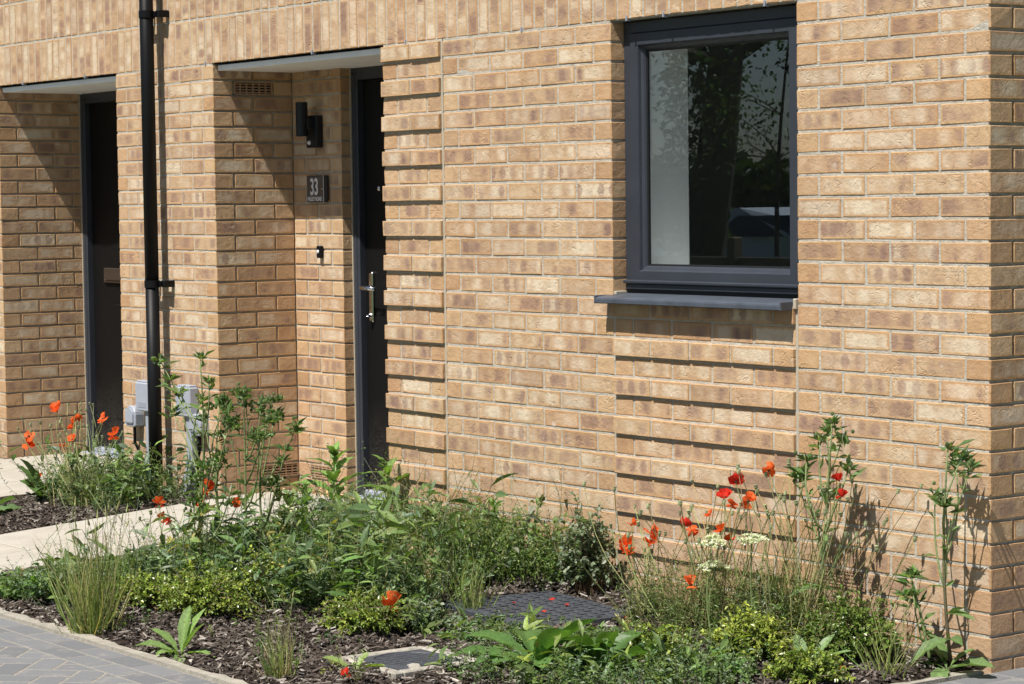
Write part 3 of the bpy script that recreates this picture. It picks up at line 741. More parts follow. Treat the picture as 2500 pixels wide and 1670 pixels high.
g = Geo(); rbox(g, -.295, .295, -.22, .22, .03, .0545); lid = g.build('cover_lid', 'cover', mh)
g = Geo()
for i in range(13):
    for j in range(9):
        x = -.27 + i * .045; y = -.19 + j * .0475; hz = (i + j) % 2
        rbox(g, x - (.017 if hz else .006), x + (.017 if hz else .006), y - (.006 if hz else .017), y + (.006 if hz else .017), .054, .059, b=.0015)
g.build('raised_pattern', 'cover', lid, 'stuff')
cx, cy, A = -1.30, -1.38, math.radians(-1)
sc_ = thing('inspection_cover', (cx, cy, .01), 'small round ribbed cover in a pale square concrete frame near the paving', 'access cover')
g = Geo()
for a in ((-.178, .178, .14, .175), (-.178, .178, -.175, -.14), (-.178, -.14, -.139, .139), (.14, .178, -.139, .139)): rbox(g, *a, -.03, .034, b=.005)
g.build('concrete_frame', 'frame_con', sc_)
g = Geo(); rbox(g, -.1385, .1385, -.1385, .1385, -.03, .029, b=.003); fr = g.build('cover_plate', 'cover', sc_)
V, F = lathe([(.132, .028), (.130, .0335), (.120, .0335), (.118, .030), (0, .030)], 40, (cx, cy, 0)); g = Geo(); g.add(V, F); lid = g.build('round_lid', 'cover', sc_)
g = Geo()
for i in range(-3, 4):
    u = i * .032; w = math.sqrt(max(0, .112 ** 2 - u * u)); rbox(g, u - .0025, u + .0025, -w, w, .029, .0316, b=.0006); rbox(g, -w, w, u - .0025, u + .0025, .029, .0314, b=.0006)
g.build('rib', 'cover', lid, 'stuff'); sc_.location.z -= .004

#PLANTS
# ------------------------------------------------------------------ plant toolkit
def nrm(v): v = np.asarray(v, float); return v / (np.linalg.norm(v, axis=-1, keepdims=True) + 1e-12)
def rdir(n, up=.3):
    v = G.normal(size=(n, 3)); v[:, 2] = np.abs(v[:, 2]) * .7 + up; return nrm(v)
def jitcol(c, n, v=.22):
    c = np.asarray(c, float); f = 1 + G.normal(0, v, (n, 1)); h = G.normal(0, v * .35, (n, 3)); return np.clip(c * (f + h), .004, .8)
def pick(pal, n): return np.asarray(pal, float)[G.integers(0, len(pal), n)]
def leaflets(g, p, d, L, W, c, fold=.25, droop=.15):
    """small folded leaves, four corners each"""
    n = len(p); d = nrm(d); up = nrm(np.array([0, 0, 1.]) + G.normal(0, .45, (n, 3))); Y = nrm(np.cross(up, d)); Z = np.cross(d, Y)
    L = np.broadcast_to(np.asarray(L, float), (n,))[:, None]; W = np.broadcast_to(np.asarray(W, float), (n,))[:, None]
    m = p + d * L * .48
    V = np.stack([p, m + Y * W * .5 + Z * W * fold, p + d * L - Z * L * droop, m - Y * W * .5 + Z * W * fold], 1).reshape(-1, 3)
    i = np.arange(n)[:, None] * 4
    F = np.concatenate([i + np.array([[0, 2, 1]]), i + np.array([[0, 3, 2]])])
    cc = np.repeat(np.broadcast_to(c, (n, 3)), 4, 0); g.add(V, F, cc)
def midleaves(g, p, d, L, W, c, droop=.25, fold=.18):
    """rounder leaves, eight corners each"""
    n = len(p); d = nrm(d); up = nrm(np.array([0, 0, 1.]) + G.normal(0, .4, (n, 3))); Y = nrm(np.cross(up, d)); Z = np.cross(d, Y)
    L = np.broadcast_to(np.asarray(L, float), (n,))[:, None]; W = np.broadcast_to(np.asarray(W, float), (n,))[:, None]
    def at(t, s): return p + d * L * t + Y * W * s * .5 + Z * (W * fold * abs(s) - L * droop * t * t)
    V = np.stack([at(0, 0), at(.35, 1), at(.35, 0), at(.35, -1), at(.72, .8), at(.72, 0), at(.72, -.8), at(1, 0)], 1).reshape(-1, 3)
    i = np.arange(n)[:, None] * 8
    F3 = np.concatenate([i + np.array([t]) for t in ((0, 2, 1), (0, 3, 2), (4, 5, 7), (5, 6, 7))]); F4 = np.concatenate([i + np.array([t]) for t in ((1, 2, 5, 4), (2, 3, 6, 5))])
    g.add(V, [F3, F4], np.repeat(np.broadcast_to(c, (n, 3)), 8, 0))
def tubes(g, P, r, c, n=3):
    """many thin stems at once: P (N, k, 3)"""
    N, k = P.shape[:2]; r = np.broadcast_to(np.asarray(r, float), (N, k)); T = nrm(np.gradient(P, axis=1)); A = nrm(np.cross(T, np.array([.31, .87, .12]))); B = np.cross(T, A)
    a = np.arange(n) * 2 * np.pi / n
    V = P[:, :, None] + r[:, :, None, None] * (np.cos(a)[None, None, :, None] * A[:, :, None] + np.sin(a)[None, None, :, None] * B[:, :, None])
    o = np.arange(N)[:, None, None] * (k * n) + np.arange(k - 1)[None, :, None] * n; j = np.arange(n)[None, None]; j2 = (j + 1) % n
    F = np.stack([o + j, o + n + j, o + n + j2, o + j2], -1).reshape(-1, 4)
    g.add(V.reshape(-1, 3), F, np.repeat(np.broadcast_to(c, (N, 3)), k * n, 0))
def arcs(p0, p1, k=5, sag=.12):
    """curved lines p0->p1 bulging sideways and up"""
    p0 = np.asarray(p0, float); p1 = np.asarray(p1, float); N = len(p0); t = np.linspace(0, 1, k)[None, :, None]
    ln = np.linalg.norm(p1 - p0, axis=1)[:, None, None]; off = G.normal(0, 1, (N, 1, 3)) * np.array([1, 1, .3]) * sag * ln
    return p0[:, None] * (1 - t) + p1[:, None] * t + off * np.sin(np.pi * t)
def big_leaf(base, d, L, W, c, curl=.5, shape='lance', n=9, tooth=0., wave=.06, roll=0., fold=.22):
    """one large leaf: midrib, folded blade, toothed or wavy margin; returns a Geo"""
    base = np.asarray(base, float); d = nrm(np.asarray(d, float)); up = np.array([0, 0, 1.])
    Y = np.cross(up, d); Y = nrm(Y) if np.linalg.norm(Y) > .05 else np.array([1., 0, 0]); Z = np.cross(d, Y)
    Y = Y * math.cos(roll) + Z * math.sin(roll); Z = np.cross(d, Y)
    t = np.linspace(0, 1, n + 1)
    if shape == 'lance': w = np.sin(np.pi * np.clip(t, 0, 1) ** .72) ** .85
    elif shape == 'spoon': w = np.clip(np.sin(np.pi * t ** 1.5) ** .75, 0, 1) * .93 + .07 * (t < .97)
    else: w = np.sin(np.pi * t ** .9) ** .6
    w = np.maximum(w, .05 * (1 - t)); w[-1] = 0
    th = curl * t; dx = np.cumsum(np.cos(th)) / (n + 1); dz = np.cumsum(np.sin(th)) / (n + 1)
    ctr = base + np.outer(dx - dx[0], d) * L - np.outer(dz - dz[0], Z) * L
    rows = []
    for s in (-1, -.5, 0, .5, 1):
        sw = 1 + (tooth * np.where(np.arange(n + 1) % 2, 1, -1) if abs(s) == 1 else 0)
        wv = wave * W * np.sin(np.arange(n + 1) * 2.1 + s * 2 + R.random() * 6) * abs(s)
        rows.append(ctr + np.outer(w * s * .5 * W * sw, Y) + np.outer(w * abs(s) * W * fold + wv * (w > .2), Z))
    V = np.stack(rows, 1).reshape(-1, 3); i = np.arange(n)[:, None] * 5; j = np.arange(4)[None]
    F = np.stack([i + j, i + j + 1, i + 6 + j, i + 5 + j], -1).reshape(-1, 4)
    shade = np.array([1, 1.03, 1.3, 1.03, 1])[None, :, None] * np.ones((n + 1, 1, 1)); cc = (np.asarray(c)[None, None] * shade).reshape(-1, 3)
    gg = Geo(); gg.add(V, F, cc); return gg
def at_ground(x, y, dz=0.): return np.array([x, y, float(gz(x, y)) + dz])

MID = [(.135, .205, .058), (.112, .180, .052), (.165, .235, .072)]
YEL = [(.22, .28, .06), (.26, .31, .07), (.17, .24, .055)]
BLU = [(.115, .175, .080), (.14, .20, .098), (.085, .14, .062)]
GRY = [(.21, .26, .165), (.26, .30, .205), (.16, .22, .13), (.38, .41, .31)]
DRK = [(.065, .115, .036), (.082, .135, .042)]
STRAW = [(.32, .26, .13), (.40, .33, .18), (.24, .22, .09)]

# ---- bark mulch: stuff
def mulch(name, x0, x1, y0, y1, n, label):
    x = G.uniform(x0, x1, n); y = G.uniform(y0, y1, n); ok = ~((np.abs(x + 1.71) < .33) & (np.abs(y + .53) < .27)) & ~((np.abs(x + 1.30) < .175) & (np.abs(y + 1.38) < .17)); x, y = x[ok], y[ok]; n = len(x); z = gz(x, y) + gbump(x, y) + G.uniform(.0, .016, n)
    L = np.minimum(G.gamma(2.2, .0076, n) + .007, .055); W = L * G.uniform(.12, .42, n) * .8 + .001; T = G.uniform(.0018, .006, n)
    a = G.uniform(0, 2 * np.pi, n); tl = G.normal(0, .28, n); tr = G.normal(0, .3, n)
    X = np.stack([np.cos(a) * np.cos(tl), np.sin(a) * np.cos(tl), np.sin(tl)], -1); U = nrm(np.stack([np.sin(tr), np.cos(tr) * .2, np.ones(n)], -1)); Y = nrm(np.cross(U, X)); Z = np.cross(X, Y)
    V = []
    for sx, sy, sz in _cs: V.append(np.stack([x, y, z], -1) + X * (L * sx * (.5 + .12 * sy))[:, None] + Y * (W * sy * (.5 - .2 * (sx > 0)))[:, None] + Z * (T * sz * .5)[:, None])
    V = np.stack(V, 1).reshape(-1, 3); i = np.arange(n)[:, None] * 8
    F = np.concatenate([i + np.array([f]) for f in ((0, 1, 3, 2), (4, 6, 7, 5), (0, 4, 5, 1), (2, 3, 7, 6), (0, 2, 6, 4), (1, 5, 7, 3))])
    pal = np.array([(.055, .043, .036), (.085, .068, .057), (.125, .102, .087), (.038, .030, .026), (.19, .16, .137), (.30, .262, .228), (.42, .385, .34)])
    c = pal[G.choice(len(pal), n, p=[.21, .23, .2, .11, .13, .08, .04])] * G.uniform(.75, 1.25, (n, 1))
    gg = Geo(); gg.add(V, F, np.repeat(c, 8, 0)); o = gg.build(name, 'bark'); return tag(o, label, 'mulch', kind='stuff')
mulch('bark_mulch', -3.95, -.06, -1.95, -.02, 36000, 'dark shredded bark mulch covering the main planting bed')
mulch('bark_mulch', -5.93, -4.97, -1.85, -.02, 9000, 'bark mulch in the narrow bed between the two paths')
# dry petals and chips blown into the recess corner
n = 260; g = Geo(); x = -4.93 + np.abs(G.normal(0, .28, n)); y = .43 - np.abs(G.normal(0, .035, n)); x = np.minimum(x, -4.2)
leaflets(g, np.stack([x, y, np.full(n, .126) + G.uniform(0, .012, n)], -1), G.normal(size=(n, 3)) * [1, 1, .25], G.uniform(.012, .032, n), G.uniform(.008, .018, n), jitcol((.50, .37, .20), n, .3))
tag(g.build('dry_litter', 'bark'), 'dry tan leaf litter blown along the foot of the recess wall', 'litter', kind='stuff')

# ---- weeds that merge into one cover: stuff
def front(x): return np.interp(x, [-3.95, -3.3, -2.9, -2.5, -2.25, -2.0, -1.9], [-1.92, -1.88, -1.70, -1.42, -1.20, -.92, -.84])
SHR = np.array([(-2.50, -1.47, .22), (-2.86, -1.50, .17), (-1.86, -1.20, .17), (-.58, -.50, .19), (-.36, -.26, .20), (-.20, -.62, .16), (-.78, -.74, .14), (-.82, -.22, .10), (-.98, -1.10, .24), (-.80, -.98, .19)])
def sprigs(g, xy, h, per, L, W, pal, sc=None, lean=.35, mid=False, stem_r=.0011, lo=.25, excl=True):
    if excl: xy = xy[(((xy[:, None, :2] - SHR[None, :, :2]) ** 2).sum(-1) > SHR[None, :, 2] ** 2).all(1)]
    n = len(xy); p0 = np.c_[xy, gz(xy[:, 0], xy[:, 1])]; hh = G.uniform(h[0], h[1], n) * np.where(xy[:, 0] > -4.5, np.clip((xy[:, 0] + 3.95) / .6, .2, 1) * np.where(xy[:, 1] < -.85, np.clip((xy[:, 0] + 3.75) / .7, .3, 1), 1), 1)
    al = (xy[:, 0] + 1.71) * .796 - (xy[:, 1] + .53) * .605; pe = np.abs((xy[:, 0] + 1.71) * .605 + (xy[:, 1] + .53) * .796); hh = np.where((al > 0) & (al < 1.5) & (pe < .36), np.minimum(hh, np.maximum(.03, .17 * (al - .30))), hh)
    p1 = p0 + np.c_[G.normal(0, lean, (n, 2)) * hh[:, None], hh]
    P = arcs(p0, p1, 5, .14); base = jitcol(pick(pal, n), n, .18); tubes(g, P, np.linspace(1, .5, 5)[None] * stem_r, base * .9)
    t = np.tile(np.linspace(lo, 1, per), (n, 1)) + G.uniform(-.06, .06, (n, per)); t = np.clip(t, 0, .999) * 4; i = t.astype(int); f = (t - i)[..., None]
    r = np.arange(n)[:, None]; q = P[r, i] * (1 - f) + P[r, i + 1] * f
    q = q.reshape(-1, 3); d = G.normal(size=(n * per, 3)); d[:, 2] = d[:, 2] * .5 + .25
    c = np.repeat(base, per, 0) * G.uniform(.75, 1.3, (n * per, 1)); s = G.uniform(.6, 1.25, n * per)
    (midleaves if mid else leaflets)(g, q, d, L * s, W * s, c)
def sample(n, x0, x1, y0, y1, ok):
    out = np.zeros((0, 2))
    while len(out) < n:
        q = np.c_[G.uniform(x0, x1, n), G.uniform(y0, y1, n)]; out = np.concatenate([out, q[ok(q[:, 0], q[:, 1])]])
    return out[:n]
inA = lambda x, y: (y > front(x)) & (y < -.03) & ~((x > -2.35) & (y > -.62) & (y < -.16) & (x > -2.3 + (y + .6) * .3)) & (np.sin(x * 7 + 2 * np.sin(y * 6)) + np.sin(y * 9 + x * 4) > -1.25)
g = Geo()
a = sample(1250, -3.93, -1.95, -1.88, -.04, inA); sprigs(g, a, (.07, .24), 12, .022, .010, MID + BLU)
a = sample(1100, -3.93, -1.95, -1.88, -.04, inA); sprigs(g, a, (.05, .20), 16, .013, .005, GRY[:3] + MID, stem_r=.0009)
a = sample(330, -3.93, -2.0, -1.85, -.04, inA); sprigs(g, a, (.06, .22), 7, .040, .022, BLU + DRK + MID, mid=True)
a = sample(310, -3.85, -2.05, -1.85, -.05, inA); sprigs(g, a, (.10, .34), 8, .075, .019, MID + BLU + GRY[:2] + MID + [(.36, .32, .10)], mid=True, stem_r=.0018)
a = sample(90, -3.75, -2.1, -1.6, -.05, inA); sprigs(g, a, (.14, .36), 6, .11, .030, MID + BLU, mid=True, stem_r=.0022)
a = sample(260, -3.8, -2.0, -1.8, -.05, inA); sprigs(g, a, (.25, .52), 7, .012, .0045, STRAW + MID + GRY[:2], stem_r=.0013, lo=.7)
a = sample(260, -3.8, -2.0, -1.8, -.05, inA); sprigs(g, a, (.14, .36), 28, .011, .0035, GRY[:3], stem_r=.0013, lo=.3)
a = sample(420, -2.95, -1.95, -.55, -.04, lambda x, y: (y > -.62 + (x + 2.9) * .35)); sprigs(g, a, (.12, .30), 16, .020, .009, [(.175, .25, .075), (.155, .23, .068), (.21, .28, .09)])
a = sample(60, -2.9, -1.3, -1.85, -1.1, lambda x, y: (y < front(np.minimum(x, -1.9))) & ((x < -1.6) | (y < -1.6))); sprigs(g, a, (.015, .06), 7, .020, .010, MID + YEL + BLU, excl=False)
o = g.build('weeds', 'leaf'); tag(o, 'tangled green weeds and clover covering the middle of the bed', 'weeds', kind='stuff')
g = Geo()
a = sample(560, -1.75, -.25, -1.45, -.62, lambda x, y: (y > -1.42 + .1 * np.sin(x * 9)) & ((x > -1.15) | (y > -1.12)) & (y < -.66 - .12 * (x < -1.3)) & ((x + .95) ** 2 + (y + 1.08) ** 2 > .02)); sprigs(g, a, (.04, .13), 11, .021, .010, MID + BLU)
a = sample(70, -1.7, -.3, -1.35, -.66, lambda x, y: ((x > -1.2) | (y > -1.1))); sprigs(g, a, (.06, .20), 7, .065, .018, MID + YEL[:1], mid=True, stem_r=.0016)
a = sample(520, -1.75, -.2, -1.40, -.62, lambda x, y: ((x > -1.15) | (y > -1.1))); sprigs(g, a, (.03, .11), 13, .013, .006, GRY[:3] + MID, stem_r=.0009)
a = sample(420, -1.3, -.25, -.55, -.05, lambda x, y: (y > -.5)); sprigs(g, a, (.06, .26), 15, .016, .005, [(.18, .22, .08), (.22, .235, .10), (.135, .185, .065)])
a = sample(220, -1.3, -.25, -.5, -.05, lambda x, y: (y > -.5)); sprigs(g, a, (.10, .34), 12, .020, .004, STRAW[:1] + [(.24, .25, .10)], stem_r=.001)
o = g.build('weeds', 'leaf'); tag(o, 'low green weeds spreading in front of the chequered cover and under the window', 'weeds', kind='stuff')
g = Geo()
a = sample(200, -5.9, -5.0, -.60, -.05, lambda x, y: (x < -5.05)); sprigs(g, a, (.06, .20), 14, .022, .009, MID + BLU)
a = sample(70, -5.9, -5.0, -.55, -.05, lambda x, y: (x < -5.05)); sprigs(g, a, (.10, .30), 8, .065, .024, MID + BLU, mid=True, stem_r=.0018)
a = sample(120, -5.9, -4.98, -.7, -.1, lambda x, y: (y > -.9)); sprigs(g, a, (.10, .30), 16, .018, .004, [(.19, .235, .085), (.135, .195, .065)], stem_r=.0009)
o = g.build('weeds', 'leaf'); tag(o, 'feathery weeds in the narrow bed below the service boxes', 'weeds', kind='stuff')

# ---- shrubs with small leaves
def shrub(name, x, y, rx, ry, h, shoots, per, L, W, pal, tip, label, cat, group, mat='glossy_leaf', round_leaf=False, wild=.25):
    b = at_ground(x, y); t = thing(name, b, label, cat, group)
    az = G.uniform(0, 2 * np.pi, shoots); el = np.arccos(G.uniform(.02, 1, shoots)); rr = G.uniform(.55, 1, shoots) ** .5 * (1 + G.normal(0, wild * .5, shoots).clip(-.3, .6))
    end = b + np.stack([rx * np.sin(el) * np.cos(az) * rr, ry * np.sin(el) * np.sin(az) * rr, h * (.12 + .88 * np.cos(el)) * rr], -1)
    end[:, 2] = np.maximum(end[:, 2], gz(end[:, 0], end[:, 1]) + .015); end[:, 1] = np.minimum(end[:, 1], -.015)
    st = b + np.c_[G.normal(0, .25, (shoots, 2)) * [rx, ry], np.zeros(shoots)]
    P = arcs(st, end, 6, .10); P[:, 1:-1, 2] += .12 * h
    g = Geo(); tubes(g, P, np.linspace(.0022, .0010, 6)[None], jitcol((.12, .085, .045), shoots, .2)); g.build('stems', 'stem', t, 'stuff')
    n = shoots * per; tt = np.clip(np.tile(np.linspace(.28, 1, per), (shoots, 1)) + G.uniform(-.03, .03, (shoots, per)), 0, .999) * 5; i = tt.astype(int); f = (tt - i)[..., None]; r = np.arange(shoots)[:, None]
    q = (P[r, i] * (1 - f) + P[r, i + 1] * f).reshape(-1, 3); ax = nrm(P[r, i + 1] - P[r, i]).reshape(-1, 3)
    d = nrm(G.normal(size=(n, 3))); d = nrm(d - ax * (d * ax).sum(1, keepdims=True) + ax * .55)
    k = (tt / 5).reshape(-1, 1) ** 2 * G.uniform(.35, 1, (n, 1)); c = jitcol(pick(pal, n), n, .2) * (1 - k) + pick(tip, n) * k
    s = G.uniform(.65, 1.2, n); g = Geo(); (midleaves if round_leaf else leaflets)(g, q, d, L * s, W * s, c, **({} if round_leaf else {'fold': .12}))
    g.build('foliage', mat, t, 'stuff'); return t
BOXP = [(.085, .145, .032), (.115, .18, .04), (.065, .115, .028)]
BOXT = [(.34, .42, .062), (.43, .49, .08), (.26, .36, .055)]
gp = 'small leaved evergreen shrubs'
def box(x, y, rx, ry, h, label, sh=150, per=26, pal=BOXP, tip=BOXT): return shrub('evergreen_shrub', x, y, rx, ry, h, sh, per, .0165, .0105, pal, tip, label, 'shrub', gp)
box(-2.50, -1.47, .27, .16, .19, 'low glossy yellow-green shrub behind the lone rosette near the paving', 190)
box(-2.86, -1.50, .22, .15, .13, 'small spreading yellow-green shrub just right of the tall grass tuft', 120)
box(-1.86, -1.20, .21, .15, .14, 'bright low shrub beneath the single poppy near the small cover', 150)
box(-2.62, -1.20, .24, .16, .20, 'arching glossy shrub at the feet of the tall bristly weeds', 130)
box(-.58, -.50, .17, .13, .17, 'bright yellow-green shrub in front of the grey-leaved shrub under the window', 150, tip=[(.52, .56, .09), (.42, .48, .07)])
box(-.36, -.26, .20, .14, .21, 'dark glossy shrub against the wall between air vent and corner', 200, tip=[(.17, .26, .045), (.22, .31, .05)])
box(-.20, -.62, .16, .13, .12, 'low yellow-green shrub at the bottom edge left of the bare mulch', 110)
box(-.78, -.74, .16, .12, .12, 'yellow-green shrub sprigs right of the large dock leaves', 90)
gp2 = 'grey leaved shrubs'
def euo(x, y, rx, ry, h, label, sh=80, per=20): return shrub('grey_leaved_shrub', x, y, rx, ry, h, sh, per, .021, .0145, [(.12, .165, .095), (.155, .20, .12), (.09, .135, .072)], GRY, label, 'shrub', gp2, 'leaf', True, .2)
euo(-3.22, -.36, .17, .14, .20, 'grey-green rounded shrub beside the path in front of the door panel', 95)
euo(-2.93, -.16, .17, .12, .24, 'grey-green shrub against the wall beside the left air vent', 90)
euo(-1.90, -.16, .13, .10, .35, 'upright grey-green shrub against the wall left of the poppies', 110)
euo(-.82, -.22, .12, .10, .20, 'silvery grey shrub below the right end of the window panel', 90)
euo(-2.75, -.85, .17, .14, .17, 'grey-green shrub among the weeds in the middle of the bed', 80)
euo(-1.72, -1.02, .15, .12, .11, 'low silvery shrub between the two inspection covers', 60)

# ---- rosettes and broad leaved weeds: every leaf a part
def rosette(name, x, y, spec, label, cat='plant', group=None, c=(.10, .165, .045), shape='spoon', tooth=.05, dz=0.):
    b = at_ground(x, y, dz); t = thing(name, b, label, cat, group)
    for az, el, L, W, cu in spec:
        a = math.radians(az); e = math.radians(el); d = (math.cos(a) * math.cos(e), math.sin(a) * math.cos(e), math.sin(e))
        big_leaf(b + np.array([d[0], d[1], 0]) * .008, d, L, W, np.array(c) * 1.5 * R.uniform(.78, 1.25), cu, shape, 10, tooth, .05, R.uniform(-.4, .4)).build('leaf', 'leaf', t, smooth=True)
    return t
def rnd_spec(n, L, W, e0, e1, a0=0, a1=360):
    return [(a0 + (a1 - a0) * (i + R.random() * .8) / n, R.uniform(e0, e1), L * R.uniform(.6, 1.15), W * R.uniform(.7, 1.15), R.uniform(.3, 1.1)) for i in range(n)]
rg = 'leafy rosettes in the mulch'
rosette('rosette_plant', -1.97, -1.87, [(215, 28, .20, .052, .7), (200, 50, .17, .05, .6), (120, 75, .19, .05, .2), (60, 70, .20, .046, .3), (20, 62, .17, .04, .4), (330, 10, .13, .04, .6), (280, 35, .12, .045, .9), (30, 25, .16, .04, .9)], 'lone green rosette standing in bare mulch beside the paving', 'plant', rg, (.12, .185, .055))
rosette('rosette_plant', -1.32, -1.585, [(215, 35, .13, .036, .5), (95, 55, .09, .032, .4), (35, 28, .12, .038, .5), (300, 18, .08, .03, .6), (160, 30, .08, .028, .7)], 'small bright rosette in the mulch left of the small cover', 'plant', rg, (.16, .22, .06))
rosette('rosette_plant', -3.44, -1.72, rnd_spec(11, .24, .065, 6, 28), 'spreading long-leaved rosette at the lower left edge of the bed', 'plant', rg, (.085, .135, .045))
rosette('rosette_plant', -3.10, -1.66, rnd_spec(8, .18, .05, 15, 60), 'dandelion-like rosette left of the tall grass tuft', 'plant', rg, (.12, .175, .05), tooth=.25)
rosette('dock_plant', -.98, -1.10, rnd_spec(17, .30, .095, 16, 55), 'large clump of broad dock leaves at the bottom centre', 'plant', 'broad dock clumps', (.058, .115, .028))
rosette('dock_plant', -.80, -.98, rnd_spec(13, .27, .09, 18, 65), 'broad dark dock leaves right of the largest dock clump', 'plant', 'broad dock clumps', (.05, .10, .024))
rosette('dock_plant', -1.22, -1.02, rnd_spec(7, .14, .045, 15, 50), 'narrow upright dock leaves just in front of the chequered cover', 'plant', 'broad dock clumps', (.10, .165, .045))
rosette('rosette_plant', -.44, -.72, rnd_spec(7, .15, .05, 20, 70), 'jagged dark green seedling leaves at the bottom right of the bed', 'plant', rg, (.06, .12, .03), tooth=.3)
rosette('rosette_plant', -.30, -.52, rnd_spec(7, .17, .042, 35, 80), 'narrow upright leaves in front of the dark glossy shrub', 'plant', rg, (.10, .155, .06))
rosette('rosette_plant', -.07, -.13, [(20, 22, .17, .075, .5), (300, 12, .15, .055, .9), (150, 40, .20, .06, .9), (200, 25, .12, .045, .8), (60, 50, .12, .04, .5)], 'low leaves at the foot of the bristly weed by the corner', 'plant', rg, (.09, .14, .05), tooth=.1)
rosette('rosette_plant', -5.55, -.95, rnd_spec(9, .27, .09, 15, 60), 'big thistle-like leaves in the narrow bed at the left edge', 'plant', rg, (.09, .15, .055), tooth=.28)
rosette('rosette_plant', -5.80, -.55, rnd_spec(8, .28, .09, 30, 80), 'tall upright dock leaves at the far left edge', 'plant', rg, (.06, .11, .03))
rosette('rosette_plant', -5.35, -.32, rnd_spec(9, .22, .06, 25, 75), 'leafy weed at the foot of the downpipe', 'plant', rg, (.09, .15, .04))
rosette('rosette_plant', -2.05, -1.0, rnd_spec(6, .17, .045, 50, 85), 'pale upright leaves behind the single front poppy', 'plant', rg, (.15, .21, .075))
rosette('rosette_plant', -2.62, -.20, rnd_spec(9, .24, .06, 40, 85), 'upright bright green leaves against the wall below the plain brickwork', 'plant', rg, (.12, .20, .045))
rosette('rosette_plant', -3.35, -.85, rnd_spec(9, .24, .06, 10, 60), 'arching leaves at the base of the bristly weeds', 'plant', rg, (.07, .115, .045))

# ---- sow thistles: leafy stems by the door
def sow(x, y, h, nl, L, W, label, lean=(0, 0), c=(.105, .175, .045)):
    b = at_ground(x, y); t = thing('leafy_weed', b, label, 'plant', 'leafy weeds along the wall')
    P = arcs([b], [b + np.array([lean[0], lean[1], h])], 7, .05)[0]
    g = Geo(); g.tube(P, np.linspace(.006, .003, 7), 6, (.13, .19, .06)); g.build('stem', 'stem', t, smooth=True)
    for i in range(nl):
        f = .12 + .86 * i / (nl - 1); p = P[int(f * 6)] * (1 - (f * 6) % 1) + P[min(6, int(f * 6) + 1)] * ((f * 6) % 1); az = i * 2.4 + R.random() * .6
        s = (.55 + .6 * math.sin(math.pi * min(1, f * .9 + .1))); e = math.radians(20 + 45 * f); d = (math.cos(az) * math.cos(e), math.sin(az) * math.cos(e), math.sin(e))
        big_leaf(p, d, L * s, W * s, np.array(c) * 1.5 * R.uniform(.8, 1.25), R.uniform(.6, 1.3), 'lance', 10, .14, .06, R.uniform(-.3, .3)).build('leaf', 'leaf', t, smooth=True)
    n = 14; g = Geo(); leaflets(g, np.repeat(P[-1:], n, 0) + G.normal(0, .008, (n, 3)), rdir(n, .5), G.uniform(.02, .05, n), G.uniform(.007, .014, n), jitcol((.12, .19, .05), n)); g.build('bud_cluster', 'leaf', t, 'stuff')
sow(-3.70, -.14, .36, 16, .20, .062, 'tall leafy weed with broad leaves in front of the black door')
sow(-3.40, -.10, .34, 13, .17, .05, 'leafy weed standing against the brick panel right of the door', (.05, 0))
sow(-3.83, -.22, .20, 9, .16, .05, 'short leafy weed at the path edge left of the door weed')
sow(-2.60, -.10, .25, 10, .13, .04, 'slim leafy weed against the plain wall left of the window', (.03, 0))
sow(-2.35, -.10, .30, 10, .08, .025, 'spindly weed against the wall right of the slim leafy weed', (.08, .0), (.09, .14, .045))

